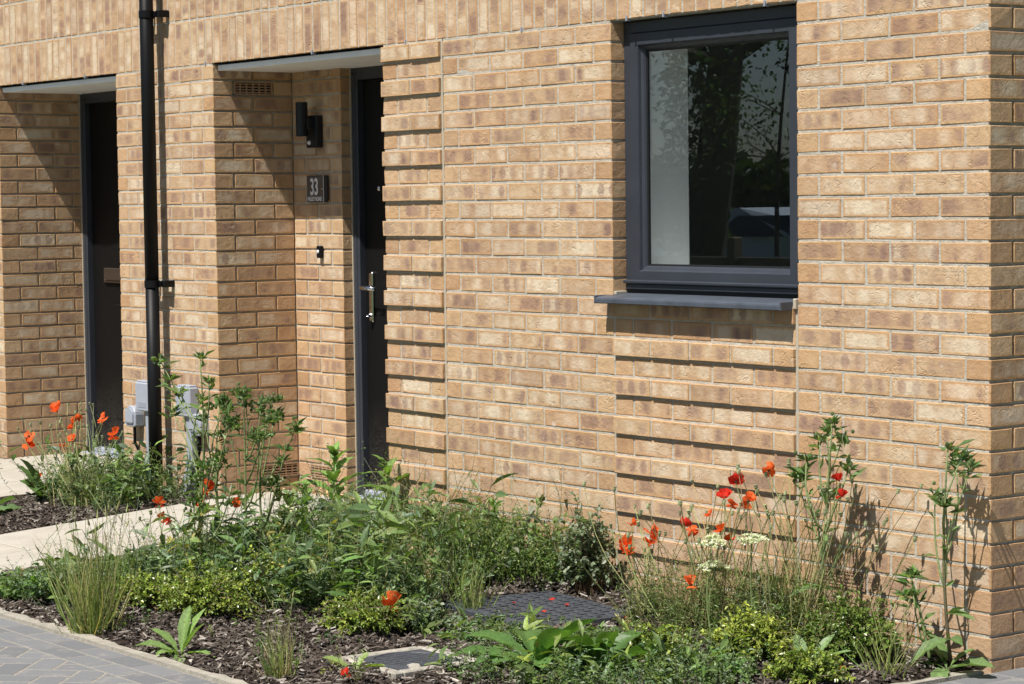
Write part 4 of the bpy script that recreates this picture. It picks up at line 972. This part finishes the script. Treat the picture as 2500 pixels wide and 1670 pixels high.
# ---- bristly tall weeds with spiky heads
def bristly(x, y, heads, label, leaves=(), c=(.088, .135, .048), dark_stem=False, sub=True):
    c = tuple(1.5 * q for q in c); b = at_ground(x, y); t = thing('bristly_weed', b, label, 'plant', 'tall bristly weeds')
    heads = [np.array(h, float) + np.array([0, G.normal(0, .03) if y < -.2 else -abs(G.normal(0, .02)), 0]) for h in heads]
    top = max(heads, key=lambda h: h[2]); P = arcs([b], [top], 9, .035)[0]
    sc = np.array((.10, .06, .05) if dark_stem else (.15, .20, .075)); g = Geo()
    tip = np.array((.17, .22, .085)); cc = np.linspace(0, 1, 9)[:, None] * (tip - sc) + sc
    n = 6; g.tube(P, np.linspace(.0066, .0026, 9), n, np.concatenate([np.repeat(cc, n, 0), cc[:1], cc[-1:]])); g.build('stem', 'stem', t, smooth=True)
    hg = Geo(); lg = Geo()
    for h in heads:
        if h is not top:
            zf = np.clip((h[2] - b[2] - .22) / (top[2] - b[2]), .15, .85); i = int(zf * 8); p0 = P[i]; Q = arcs([p0], [h], 6, .06)[0]; Q[1:-1, 2] -= .02
            g = Geo(); g.tube(Q, np.linspace(.004, .0022, 6), 5, tip); g.build('branch', 'stem', t, smooth=True)
            for q in Q[1:-1]:
                if R.random() < .8: leaflets(lg, q[None], rdir(1, .1), R.uniform(.03, .06), R.uniform(.010, .018), jitcol(c, 1))
        for s in range(2 if sub else 1):
            hc = h + G.normal(0, .020, 3) * (s > 0); n = 11
            d = rdir(n, .35); leaflets(hg, hc + d * .006 - np.array([0, 0, .012]), d, G.uniform(.024, .052, n), G.uniform(.009, .018, n), jitcol(c, n, .3))
            for q in range(4):
                o = hc + G.normal(0, .014, 3); V, F = lathe([(0, -.007), (.0055, -.004), (.0062, .001), (.0045, .006), (0, .008)], 6, o); hg.add(V, F, np.array((.10, .15, .05)) * R.uniform(.8, 1.3))
        # bracts just under the head
        n = 5; leaflets(hg, np.repeat(h[None], n, 0) - np.array([0, 0, .03]) + G.normal(0, .01, (n, 3)), rdir(n, .1), G.uniform(.04, .075, n), G.uniform(.012, .02, n), jitcol(c, n))
    hg.build('spiky_heads', 'leaf', t, 'stuff')
    for i in range(1, 7):
        if R.random() < .85: leaflets(lg, P[i][None], rdir(1, .05), R.uniform(.04, .09), R.uniform(.012, .022), jitcol(c, 1))
    if lg.n: lg.build('stem_leaves', 'leaf', t, 'stuff')
    for (f, az, el, L, W, cu) in leaves:
        p = P[int(f * 8)]; a = math.radians(az); e = math.radians(el); d = (math.cos(a) * math.cos(e), math.sin(a) * math.cos(e), math.sin(e))
        big_leaf(p, d, L, W, np.array((.125, .20, .068)) * R.uniform(.85, 1.2), cu, 'lance', 10, .06, .05, R.uniform(-.3, .3)).build('leaf', 'leaf', t, smooth=True)
def lw(n, L=.16, W=.04): return [(R.uniform(.02, .35), R.uniform(0, 360), R.uniform(5, 50), L * R.uniform(.7, 1.2), W * R.uniform(.8, 1.2), R.uniform(.4, 1.1)) for _ in range(n)]
bristly(-3.37, -1.04, [(-3.56, -1.04, .91), (-3.52, -1.04, .83), (-3.26, -1.04, .93), (-3.22, -1.04, .83), (-3.28, -1.04, .76), (-3.57, -1.04, .69), (-3.46, -1.04, .78)], 'tallest bristly weed with slender stems reaching above the service boxes', lw(6) + [(.45, 200, 5, .12, .03, .5)], (.105, .155, .05), sub=False)
bristly(-2.97, -1.03, [(-2.97, -1.03, .81), (-2.9, -1.03, .76), (-3.04, -1.03, .73), (-2.88, -1.03, .64), (-2.81, -1.03, .71), (-3.0, -1.03, .78)], 'bristly weed with dense dark heads in front of the recess side wall', lw(8))
bristly(-3.26, -.94, [(-3.34, -.94, .75), (-3.29, -.94, .73), (-3.42, -.94, .67), (-3.25, -.94, .53), (-3.36, -.94, .60), (-3.18, -.94, .66)], 'bristly weed just left of the densest dark headed one', lw(7))
bristly(-3.21, -.77, [(-3.2, -.77, .74), (-3.19, -.77, .69), (-3.07, -.77, .65), (-3.1, -.77, .51), (-3.25, -.77, .59), (-3.04, -.77, .44)], 'bristly weed nearest the back of the recess with drooping side heads', lw(7))
bristly(-3.10, -1.15, [(-3.02, -1.15, .52), (-3.18, -1.15, .46), (-2.92, -1.15, .42), (-3.08, -1.15, .38)], 'shorter bristly weed at the front of the bristly group', lw(8))
bristly(-.63, -.16, [(-.58, -.16, .76), (-.52, -.16, .79), (-.5, -.16, .73), (-.6, -.16, .73), (-.69, -.16, .61), (-.73, -.16, .59), (-.56, -.16, .55), (-.64, -.16, .66), (-.47, -.16, .64)], 'bristly weed rising from the poppies beside the movement joint', [(.35, 190, 20, .16, .04, 1.2), (.2, 330, 0, .18, .045, .8), (.25, 250, 10, .14, .035, .7), (.5, 320, -20, .06, .025, .3)], (.09, .14, .048), sub=False)
bristly(-.09, -.09, [(-.09, -.08, .73), (-.03, -.08, .71), (.01, -.08, .68), (-.07, -.08, .68), (-.16, -.08, .57), (-.06, -.1, .56)], 'solitary dark stemmed bristly weed at the wall corner', [(.10, 195, 55, .19, .065, .35), (.14, 250, -10, .17, .06, .6), (.30, 10, 10, .12, .045, .5), (.46, 190, 10, .08, .02, .5), (.22, 330, 20, .14, .045, .6)], (.09, .135, .05), dark_stem=True, sub=False)
bristly(-.15, -.12, [(-.21, -.12, .31), (-.19, -.12, .25)], 'short side shoot left of the corner weed', [(.3, 200, 30, .09, .03, .5)], (.10, .155, .05))

# ---- poppies
def petal_mesh(name, size, c, cup):
    nu, nv = 6, 5; V = []
    for i in range(nv):
        r = (i / (nv - 1)) ** .85
        for j in range(nu):
            a = (j / (nu - 1) - .5) * 2.5; rr = size * r * (1 - .10 * abs(a) ** 2)
            ruf = .10 * size * r * math.sin(j * 2.4 + i) * (r > .4)
            V.append((rr * math.cos(a), rr * math.sin(a) * 1.0, size * (cup * r ** 1.6) + ruf))
    F = [(i * nu + j, i * nu + j + 1, (i + 1) * nu + j + 1, (i + 1) * nu + j) for i in range(nv - 1) for j in range(nu - 1)]
    cc = np.array([np.array(c) * (1 if i else .25) for i in range(nv) for j in range(nu)])
    return mesh(name, V, [np.array(F)], 'petal', {'Col': np.c_[cc, np.ones(len(cc))]}, smooth=True)
ORA = (.80, .155, .035); RED = (.66, .045, .025)
PET = {k: [petal_mesh('petal', 1., cc, cup) for cup in (.35, .7, 1.1, -.3)] for k, cc in (('o', ORA), ('r', RED), ('p', (.72, .15, .035)))}
def centre_mesh():
    V, F = lathe([(0, -.1), (.16, 0), (.2, .15), (.13, .3), (0, .33)], 8); return mesh('flower', V, [F], 'stem', {'Col': np.tile((.035, .04, .02, 1), (len(V), 1))}, smooth=True)
CEN = centre_mesh()
def flower(parent, p, size, kind='o', tilt=None):
    o = link('flower', CEN, parent, p - ORG[parent])
    tl = tilt if tilt is not None else (R.uniform(-.9, .9), R.uniform(-.9, .9)); o.rotation_euler = (tl[0], tl[1], R.uniform(0, 6)); o.scale = (size,) * 3
    for k in range(4):
        q = link('petal', R.choice(PET[kind]), o); q.rotation_euler = (R.uniform(-.15, .15), R.uniform(-.25, .15), k * math.pi / 2 + R.uniform(-.2, .2)); q.scale = (R.uniform(.85, 1.1),) * 3; q.location = (0, 0, .03 * (k % 2))
def poppy(x, y, spread, flowers, nstems, hgt, label, lean=(0, 0), straw=.3, foliage=120):
    b = at_ground(x, y); t = thing('poppy_plant', b, label, 'poppy', 'poppies')
    fp = np.array([f[:3] for f in flowers], float); nf = len(fp); fp[:, 1] += G.normal(0, .04, nf)
    def bases(n): return b + np.c_[G.normal(0, 1, (n, 2)) * np.array(spread) * .45, np.zeros(n)]
    g = Geo(); st = bases(nf); st[:, 0] = st[:, 0] * .45 + (fp[:, 0] - (fp[:, 2] - b[2]) * .25 * np.sign(fp[:, 0] - b[0])) * .55; st[:, 1] = np.minimum(st[:, 1], -.05); st[:, 2] = gz(st[:, 0], st[:, 1])
    tubes(g, arcs(st, fp - [0, 0, .004], 7, .05), .0018, jitcol((.24, .28, .11), nf, .15), 4)
    if nstems:
        s2 = bases(nstems); s2[:, 1] = np.minimum(s2[:, 1], -.03); s2[:, 2] = gz(s2[:, 0], s2[:, 1]); hh = G.uniform(hgt[0], hgt[1], nstems)
        e2 = s2 + np.c_[(s2[:, :2] - b[:2]) * .5 + G.normal(0, .22, (nstems, 2)) * hh[:, None] + np.array(lean) * hh[:, None], hh]; e2[:, 1] = np.minimum(e2[:, 1], -.02)
        cc = np.where(G.random((nstems, 1)) < straw, jitcol((.34, .27, .13), nstems), jitcol((.24, .29, .11), nstems)); tubes(g, arcs(s2, e2, 7, .06), .0016, cc, 3)
        hg = Geo()
        for e, k in zip(e2, cc):
            sc = R.uniform(.75, 1.15); V, F = lathe(np.array([(0, -.010), (.004, -.008), (.0062, -.001), (.0058, .005), (.0066, .007), (.0066, .009), (0, .010)]) * sc, 7); a = R.uniform(-.4, .4); V = V @ np.array([[1, 0, 0], [0, math.cos(a), -math.sin(a)], [0, math.sin(a), math.cos(a)]]); hg.add(V + e, F, np.clip(np.array((.22, .25, .13)) * R.uniform(.7, 1.3), 0, 1))
        hg.build('seed_heads', 'stem', t, 'stuff')
    g.build('stems', 'stem', t, 'stuff')
    if foliage:
        lg = Geo(); s3 = bases(foliage)[:, :2]; s3[:, 1] = np.minimum(s3[:, 1], -.04); sprigs(lg, s3, (.06, .22), 14, .022, .0045, [(.18, .225, .08), (.15, .21, .075), (.25, .25, .11)], lean=.45, excl=False); lg.build('feathery_foliage', 'leaf', t, 'stuff')
    for f in flowers: pass
    for p, f in zip(fp, flowers): flower(t, p, f[4] * .9 if len(f) > 4 else R.uniform(.024, .031), f[3])
    return t
poppy(-1.02, -.33, (.26, .14), [(-.86, -.35, .57, 'r', .033), (-.92, -.35, .51, 'r', .030), (-.79, -.35, .51, 'o', .028), (-.70, -.35, .53, 'o', .028), (-1.06, -.35, .41, 'r', .031), (-1.01, -.35, .44, 'o', .026), (-1.07, -.35, .38, 'o', .028), (-.89, -.35, .40, 'o', .028), (-.88, -.35, .37, 'p', .024), (-.98, -.45, .21, 'o', .030), (-.82, -.35, .50, 'o', .024)], 34, (.30, .52), 'large poppy clump with red and orange flowers below the window')
poppy(-.66, -.24, (.24, .12), [(-.66, -.30, .63, 'o', .028), (-.46, -.25, .60, 'r', .024), (-.44, -.25, .55, 'r', .022)], 52, (.34, .62), 'poppy clump mostly gone to seed heads below the right pier', (.25, 0), .45)
poppy(-1.33, -.34, (.10, .10), [(-1.38, -.35, .30, 'o', .034), (-1.34, -.35, .345, 'o', .032), (-1.36, -.35, .28, 'o', .030), (-1.31, -.35, .31, 'o', .032), (-1.42, -.35, .265, 'o', .026), (-1.33, -.35, .385, 'o', .022)], 14, (.22, .42), 'tight bunch of ragged orange poppies beside the upright grey-green shrub', foliage=60)
poppy(-5.40, -.52, (.22, .16), [(-5.61, -.5, .53, 'o', .040), (-5.58, -.5, .49, 'o', .028), (-5.5, -.5, .46, 'o', .034), (-5.15, -.5, .52, 'o', .036), (-5.04, -.5, .45, 'o', .036), (-5.98, -.5, .38, 'o', .032), (-6.0, -.5, .33, 'o', .036), (-5.68, -.5, .35, 'o', .028), (-5.48, -.5, .40, 'o', .026), (-5.86, -.5, .16, 'o', .034)], 46, (.22, .48), 'orange poppies in the narrow bed in front of the left door', (-.2, 0), .15)
poppy(-3.38, -1.10, (.16, .10), [(-3.38, -1.05, .38, 'o', .034), (-3.36, -1.05, .36, 'o', .028), (-3.54, -1.05, .31, 'o', .032), (-3.24, -1.05, .34, 'o', .026), (-3.04, -1.05, .35, 'o', .026), (-3.59, -1.05, .24, 'o', .028), (-3.52, -1.05, .24, 'r', .022)], 10, (.2, .4), 'orange poppies low among the bristly weeds beside the path', foliage=70)
poppy(-1.76, -1.20, (.05, .05), [(-1.73, -1.2, .125, 'o', .042)], 3, (.06, .12), 'single bright poppy alone near the front of the bed', foliage=20)
poppy(-1.15, -1.70, (.03, .03), [(-1.17, -1.7, .035, 'r', .022)], 0, (.1, .1), 'tiny red poppy at the bottom edge of the bed', foliage=6)
# fallen petals on the chequered cover and mulch
for i, (x, y, z, k) in enumerate([(-1.80, -.57, .062, 'r'), (-1.64, -.45, .062, 'r'), (-1.58, -.60, .062, 'r'), (-1.76, -.43, .062, 'r'), (-1.36, -.40, .045, 'o'), (-1.36, -.72, .04, 'o'), (-.25, -.42, .03, 'r')]):
    o = link('fallen_petal', PET[k][0], None, (x, y, z)); o.scale = (.015,) * 3; o.rotation_euler = (R.uniform(-.3, .3), R.uniform(-.3, .3), R.uniform(0, 6))
    tag(o, ['red petal on the chequered cover nearest its front corner', 'red petal near the right edge of the chequered cover', 'dark red petal at the right corner of the chequered cover', 'red petal at the back of the chequered cover', 'orange petal on mulch right of the chequered cover', 'orange petal among weeds in front of the chequered cover', 'red petal on mulch beside the dark glossy shrub'][i], 'petal', 'fallen poppy petals')

# ---- white umbels, dried spikes
def umbel(x, y, heads, label):
    b = at_ground(x, y); t = thing('umbel_plant', b, label, 'plant', 'white umbels')
    for h in heads:
        h = np.array(h); g = Geo(); g.tube(arcs([b], [h - [0, 0, .035]], 6, .04)[0], np.linspace(.0035, .002, 6), 5, (.15, .20, .07)); g.build('stem', 'stem', t, smooth=True)
        n = 30; d = nrm(np.c_[G.normal(0, .6, (n, 2)), np.ones(n)]); e = h + d * [.062, .062, .012]; e[:, 2] = h[2] + G.uniform(-.004, .008, n) - .55 * np.linalg.norm(e[:, :2] - h[:2], axis=1)
        g = Geo(); tubes(g, np.stack([np.repeat((h - [0, 0, .035])[None], n, 0), e], 1), .0008, (.16, .21, .08)); m = 20
        q = np.repeat(e, m, 0) + G.normal(0, .0052, (n * m, 3)) * [1, 1, .35]; leaflets(g, q, G.normal(size=(n * m, 3)) * [1, 1, .2], .0078, .0072, jitcol((.72, .73, .62), n * m, .12)); g.build('flower_head', 'leaf', t, 'stuff')
    a = np.repeat(b[None, :2], 14, 0) + G.normal(0, .03, (14, 2)); g = Geo(); sprigs(g, a, (.06, .2), 14, .024, .007, MID, lean=.4, excl=False); g.build('foliage', 'leaf', t, 'stuff')
umbel(-.80, -.48, [(-.84, -.45, .40), (-.83, -.45, .315)], 'two white flat-topped flower heads in front of the poppies')
umbel(-.62, -.44, [(-.64, -.45, .43)], 'single white flower head right of the other white heads')
umbel(-3.32, -.70, [(-3.30, -.7, .42), (-3.2, -.7, .30)], 'greenish flat flower heads among the bristly weeds')
for x, z, lab in ((-2.25, .235, 'pale pink dried flower spike among the weeds'), (-2.11, .23, 'second dried pale flower spike nearer the chequered cover')):
    b = at_ground(x, -.75); t = thing('dried_flower_spike', b, lab, 'plant', 'dried flower spikes'); top = np.array([x + .02, -.74, z + .02])
    g = Geo(); g.tube([b, (b + top) / 2 + [.008, 0, 0], top], .0014, 4, (.22, .2, .1)); g.build('stem', 'stem', t)
    n = 60; f = G.random(n) ** .7; q = b + (top - b) * (.35 + .65 * f)[:, None] + G.normal(0, .010, (n, 3)); g = Geo(); leaflets(g, q, G.normal(size=(n, 3)), G.uniform(.008, .014, n), .009, jitcol((.56, .40, .28), n, .15)); g.build('dry_petals', 'leaf', t, 'stuff')

# ---- grass tufts
def grass(x, y, n, h, rad, label, pal, heads=0, spread=.35):
    b = at_ground(x, y); t = thing('grass_tuft', b, label, 'grass tuft', 'grass tufts')
    p0 = b + np.c_[G.normal(0, rad, (n, 2)), np.zeros(n)]; hh = G.uniform(h * .45, h, n); p1 = p0 + np.c_[(p0[:, :2] - b[:2]) * 1.2 + G.normal(0, spread * .5, (n, 2)) * hh[:, None], hh]; p1[:, 1] = np.minimum(p1[:, 1], -.01)
    P = arcs(p0, p1, 5, .09); w = np.linspace(.0026, .0004, 5); S = nrm(np.cross(P[:, 2] - P[:, 0], G.normal(size=(n, 3))))
    V = np.stack([P + S[:, None] * w[None, :, None], P - S[:, None] * w[None, :, None]], 2).reshape(-1, 3)
    i = np.arange(n)[:, None] * 10 + np.arange(4)[None] * 2; F = np.stack([i, i + 1, i + 3, i + 2], -1).reshape(-1, 4)
    g = Geo(); g.add(V, F, np.repeat(jitcol(pick(pal, n), n, .2), 10, 0)); g.build('blades', 'leaf', t, 'stuff')
    if heads:
        s = b + np.c_[G.normal(0, rad, (heads, 2)), np.zeros(heads)]; e = s + np.c_[G.normal(0, .10, (heads, 2)), G.uniform(h * .9, h * 1.5, heads)]; e[:, 1] = np.minimum(e[:, 1], -.01); P = arcs(s, e, 6, .04)
        g = Geo(); tubes(g, P, .0009, jitcol((.18, .20, .07), heads)); P2 = np.stack([P[:, -2] * .4 + P[:, -1] * .6, P[:, -1] * .7 + P[:, -2] * .3, P[:, -1]], 1); tubes(g, P2, np.array([[.001, .0032, .0008]]), jitcol((.27, .27, .12), heads), 4); g.build('seed_stalks', 'stem', t, 'stuff')
GP = [(.22, .28, .08), (.28, .31, .11), (.165, .235, .068), (.38, .34, .16)]
grass(-2.56, -1.90, 270, .36, .034, 'tall yellow-green grass tuft beside the paving', GP, 34, .30)
grass(-1.36, -1.84, 70, .22, .022, 'small dry grass tuft at the bottom edge', GP + STRAW, 8, .3)
grass(-.74, -.20, 130, .34, .035, 'grass tuft between the poppies and the dark glossy shrub', GP[:3], 5, .4)
grass(-2.20, -.60, 90, .26, .05, 'fine upright grass beside the dried flower spikes', GP[:3], 8, .25)
grass(-1.86, -.72, 60, .20, .02, 'thin grass stems at the left corner of the chequered cover', GP[:3], 4, .15)
grass(-.13, -.34, 45, .17, .03, 'wispy grass in the mulch near the wall corner', GP[:3], 6, .5)
grass(-2.55, -.35, 120, .30, .09, 'loose grass clump against the wall in the middle of the bed', GP[:3], 16, .35)
grass(-3.0, -.55, 80, .26, .06, 'loose grass among weeds beside the grey-green shrub', GP[:3], 10, .35)
for i, (x, y, s, lab) in enumerate([(-1.96, -.12, .035, 'white stone on the mulch near the wall'), (-1.19, -1.44, .03, 'pale wood chip at the lower left of the dock clump'), (-1.62, -1.80, .022, 'small white stone in the mulch by the bottom edge')]):
    b = at_ground(x, y); v = G.normal(size=(26, 3)); v = nrm(v) * G.uniform(.7, 1.1, (26, 1)) * s * [1, .8, .5]
    import bmesh
    bm = bmesh.new(); [bm.verts.new(q) for q in v]; bmesh.ops.convex_hull(bm, input=bm.verts); me = bpy.data.meshes.new('stone'); bm.to_mesh(me); bm.free(); me.materials.append(M['frame_con'])
    o = link('pale_stone', me, None, b + [0, 0, s * .35]); tag(o, lab, 'stone')

# ------------------------------------------------------------------ across the street: seen mirrored in the window glass
def tree(x, y, h, tr, crown, label, ivy=0, lean=.0, n=9000, L=.12, crown_z=.62):
    b = np.array([x, y, -.06]); t = thing('tree', b, label, 'tree', 'trees across the road')
    top = b + np.array([lean * h, 0, h * .8]); P = arcs([b], [top], 8, .03)[0]; g = Geo(); g.tube(P, np.linspace(tr, tr * .3, 8), 10, (.09, .075, .055))
    ends = []
    for i in range(14):
        k = R.randint(3, 7); d = rdir(1, .1)[0] * crown * R.uniform(.5, 1.); e = P[k] + d; ends.append(e); g.tube(arcs([P[k]], [e], 5, .1)[0], np.linspace(tr * .3, tr * .08, 5), 6, (.085, .07, .05))
    g.build('trunk', 'wood', t)
    c = b + np.array([lean * h, 0, h * crown_z]); ends = np.array(ends); m = G.integers(0, len(ends), n); q = ends[m] + G.normal(0, crown * .26, (n, 3))
    g = Geo(); leaflets(g, q, G.normal(size=(n, 3)), G.uniform(.6, 1.2, n) * L, L * .6, jitcol((.085, .13, .045), n, .3))
    if ivy:
        f = G.random(ivy) * .6; pts = b + (top - b) * f[:, None]; q = pts + nrm(G.normal(size=(ivy, 3))) * (tr * 1.0 + G.random((ivy, 1)) * .22); leaflets(g, q, G.normal(size=(ivy, 3)), .11, .09, jitcol((.06, .095, .035), ivy, .3))
    g.build('crown', 'leaf', t, 'stuff')
tree(-20.15, -16, 10, .34, 3.0, 'ivy covered tree across the road mirrored in the window glass', 2600, .05, 7000, .10)
tree(-16.75, -14.5, 4.6, .04, .9, 'young sapling across the road mirrored in the window glass', 0, .05, 900, .07)
g = Geo(); n = 9000; q = np.c_[G.uniform(-75, -20, n), G.uniform(-47, -44, n), G.uniform(0, 2.7, n)]; leaflets(g, q, G.normal(size=(n, 3)), .55, .4, jitcol((.035, .06, .018), n, .3)); g.box(-75, -20, -46.4, -45, -.06, 2.1, (.02, .035, .012))
tag(g.build('hedgerow_foliage', 'leaf'), 'far hedgerow across the road mirrored in the window glass', 'hedge', kind='stuff')
g = Geo(); n = 7000; xx = G.uniform(-32, -9, n); yy = G.uniform(-13.2, -10.6, n); q = np.c_[xx, yy, G.uniform(-.05, .75, n) * G.random(n)]; leaflets(g, q, G.normal(size=(n, 3)) + [0, 0, .8], .22, .10, jitcol((.065, .10, .032), n, .35))
tag(g.build('verge_vegetation', 'leaf'), 'rough green verge across the road mirrored in the window glass', 'vegetation', kind='stuff')
fn = thing('post_and_rail_fence', (-16, -10.4, -.06), 'wooden post and rail fence across the road mirrored in the window glass', 'fence')
for i in range(7):
    x = -24 + i * 2.2; g = Geo(); g.bbox(x - .06, x + .06, -10.46, -10.34, -.06, 1.15, .01, (.20, .15, .10)); g.build('post', 'wood', fn)
    if i < 6:
        for z in (.45, .9): g = Geo(); g.bbox(x + .061, x + 2.139, -10.42, -10.38, z - .05, z + .05, .008, (.22, .17, .115)); g.build('rail', 'wood', fn)
car = thing('parked_car', (-23.4, -21, -.06), 'silver parked car across the road mirrored in the window glass', 'car')
g = Geo(); side = np.array([(-2.1, .35), (-2.15, .6), (-2.05, .85), (-1.2, .98), (-.65, 1.38), (.5, 1.45), (1.35, 1.32), (1.95, .98), (2.12, .9), (2.15, .45), (2.0, .33), (1.75, .33), (1.6, .55), (1.2, .55), (1.02, .33), (-1.0, .33), (-1.15, .55), (-1.6, .55), (-1.75, .33)])
k = len(side); wd = np.where(side[:, 1] > 1.1, .62, .86)
V = np.concatenate([np.c_[side[:, 0] - 24.5, -21 - wd, side[:, 1] - .06], np.c_[side[:, 0] - 24.5, -21 + wd, side[:, 1] - .06]]); i = np.arange(k); g.add(V, np.stack([i, (i + 1) % k, k + (i + 1) % k, k + i], -1))
g.F.setdefault(k, []).append(np.array([list(range(k - 1, -1, -1)), list(range(k, 2 * k))])); g.build('body', 'car_paint', car)
for yy in (-.80, .80):
    g = Geo(); V = [(-24.4, -21 + yy * 1.04, .93), (-23.96, -21 + yy * .86, 1.26), (-22.3, -21 + yy * .86, 1.27), (-21.7, -21 + yy * 1.04, .94)]; g.add(V, [(0, 1, 2, 3)]); g.build('side_window', 'car_glass', car)
for xx in (-1.38, 1.4):
    for yy in (-.80, .80):
        g = Geo(); g.tube([(-23.4 + xx, -21 + yy - .1, .26), (-23.4 + xx, -21 + yy + .1, .26)], .32, 16); w = g.build('wheel', 'rubber', car); g = Geo(); g.tube([(-23.4 + xx, -21 + yy - .105, .26), (-23.4 + xx, -21 + yy + .105, .26)], .2, 12); g.build('rim', 'chrome', w)
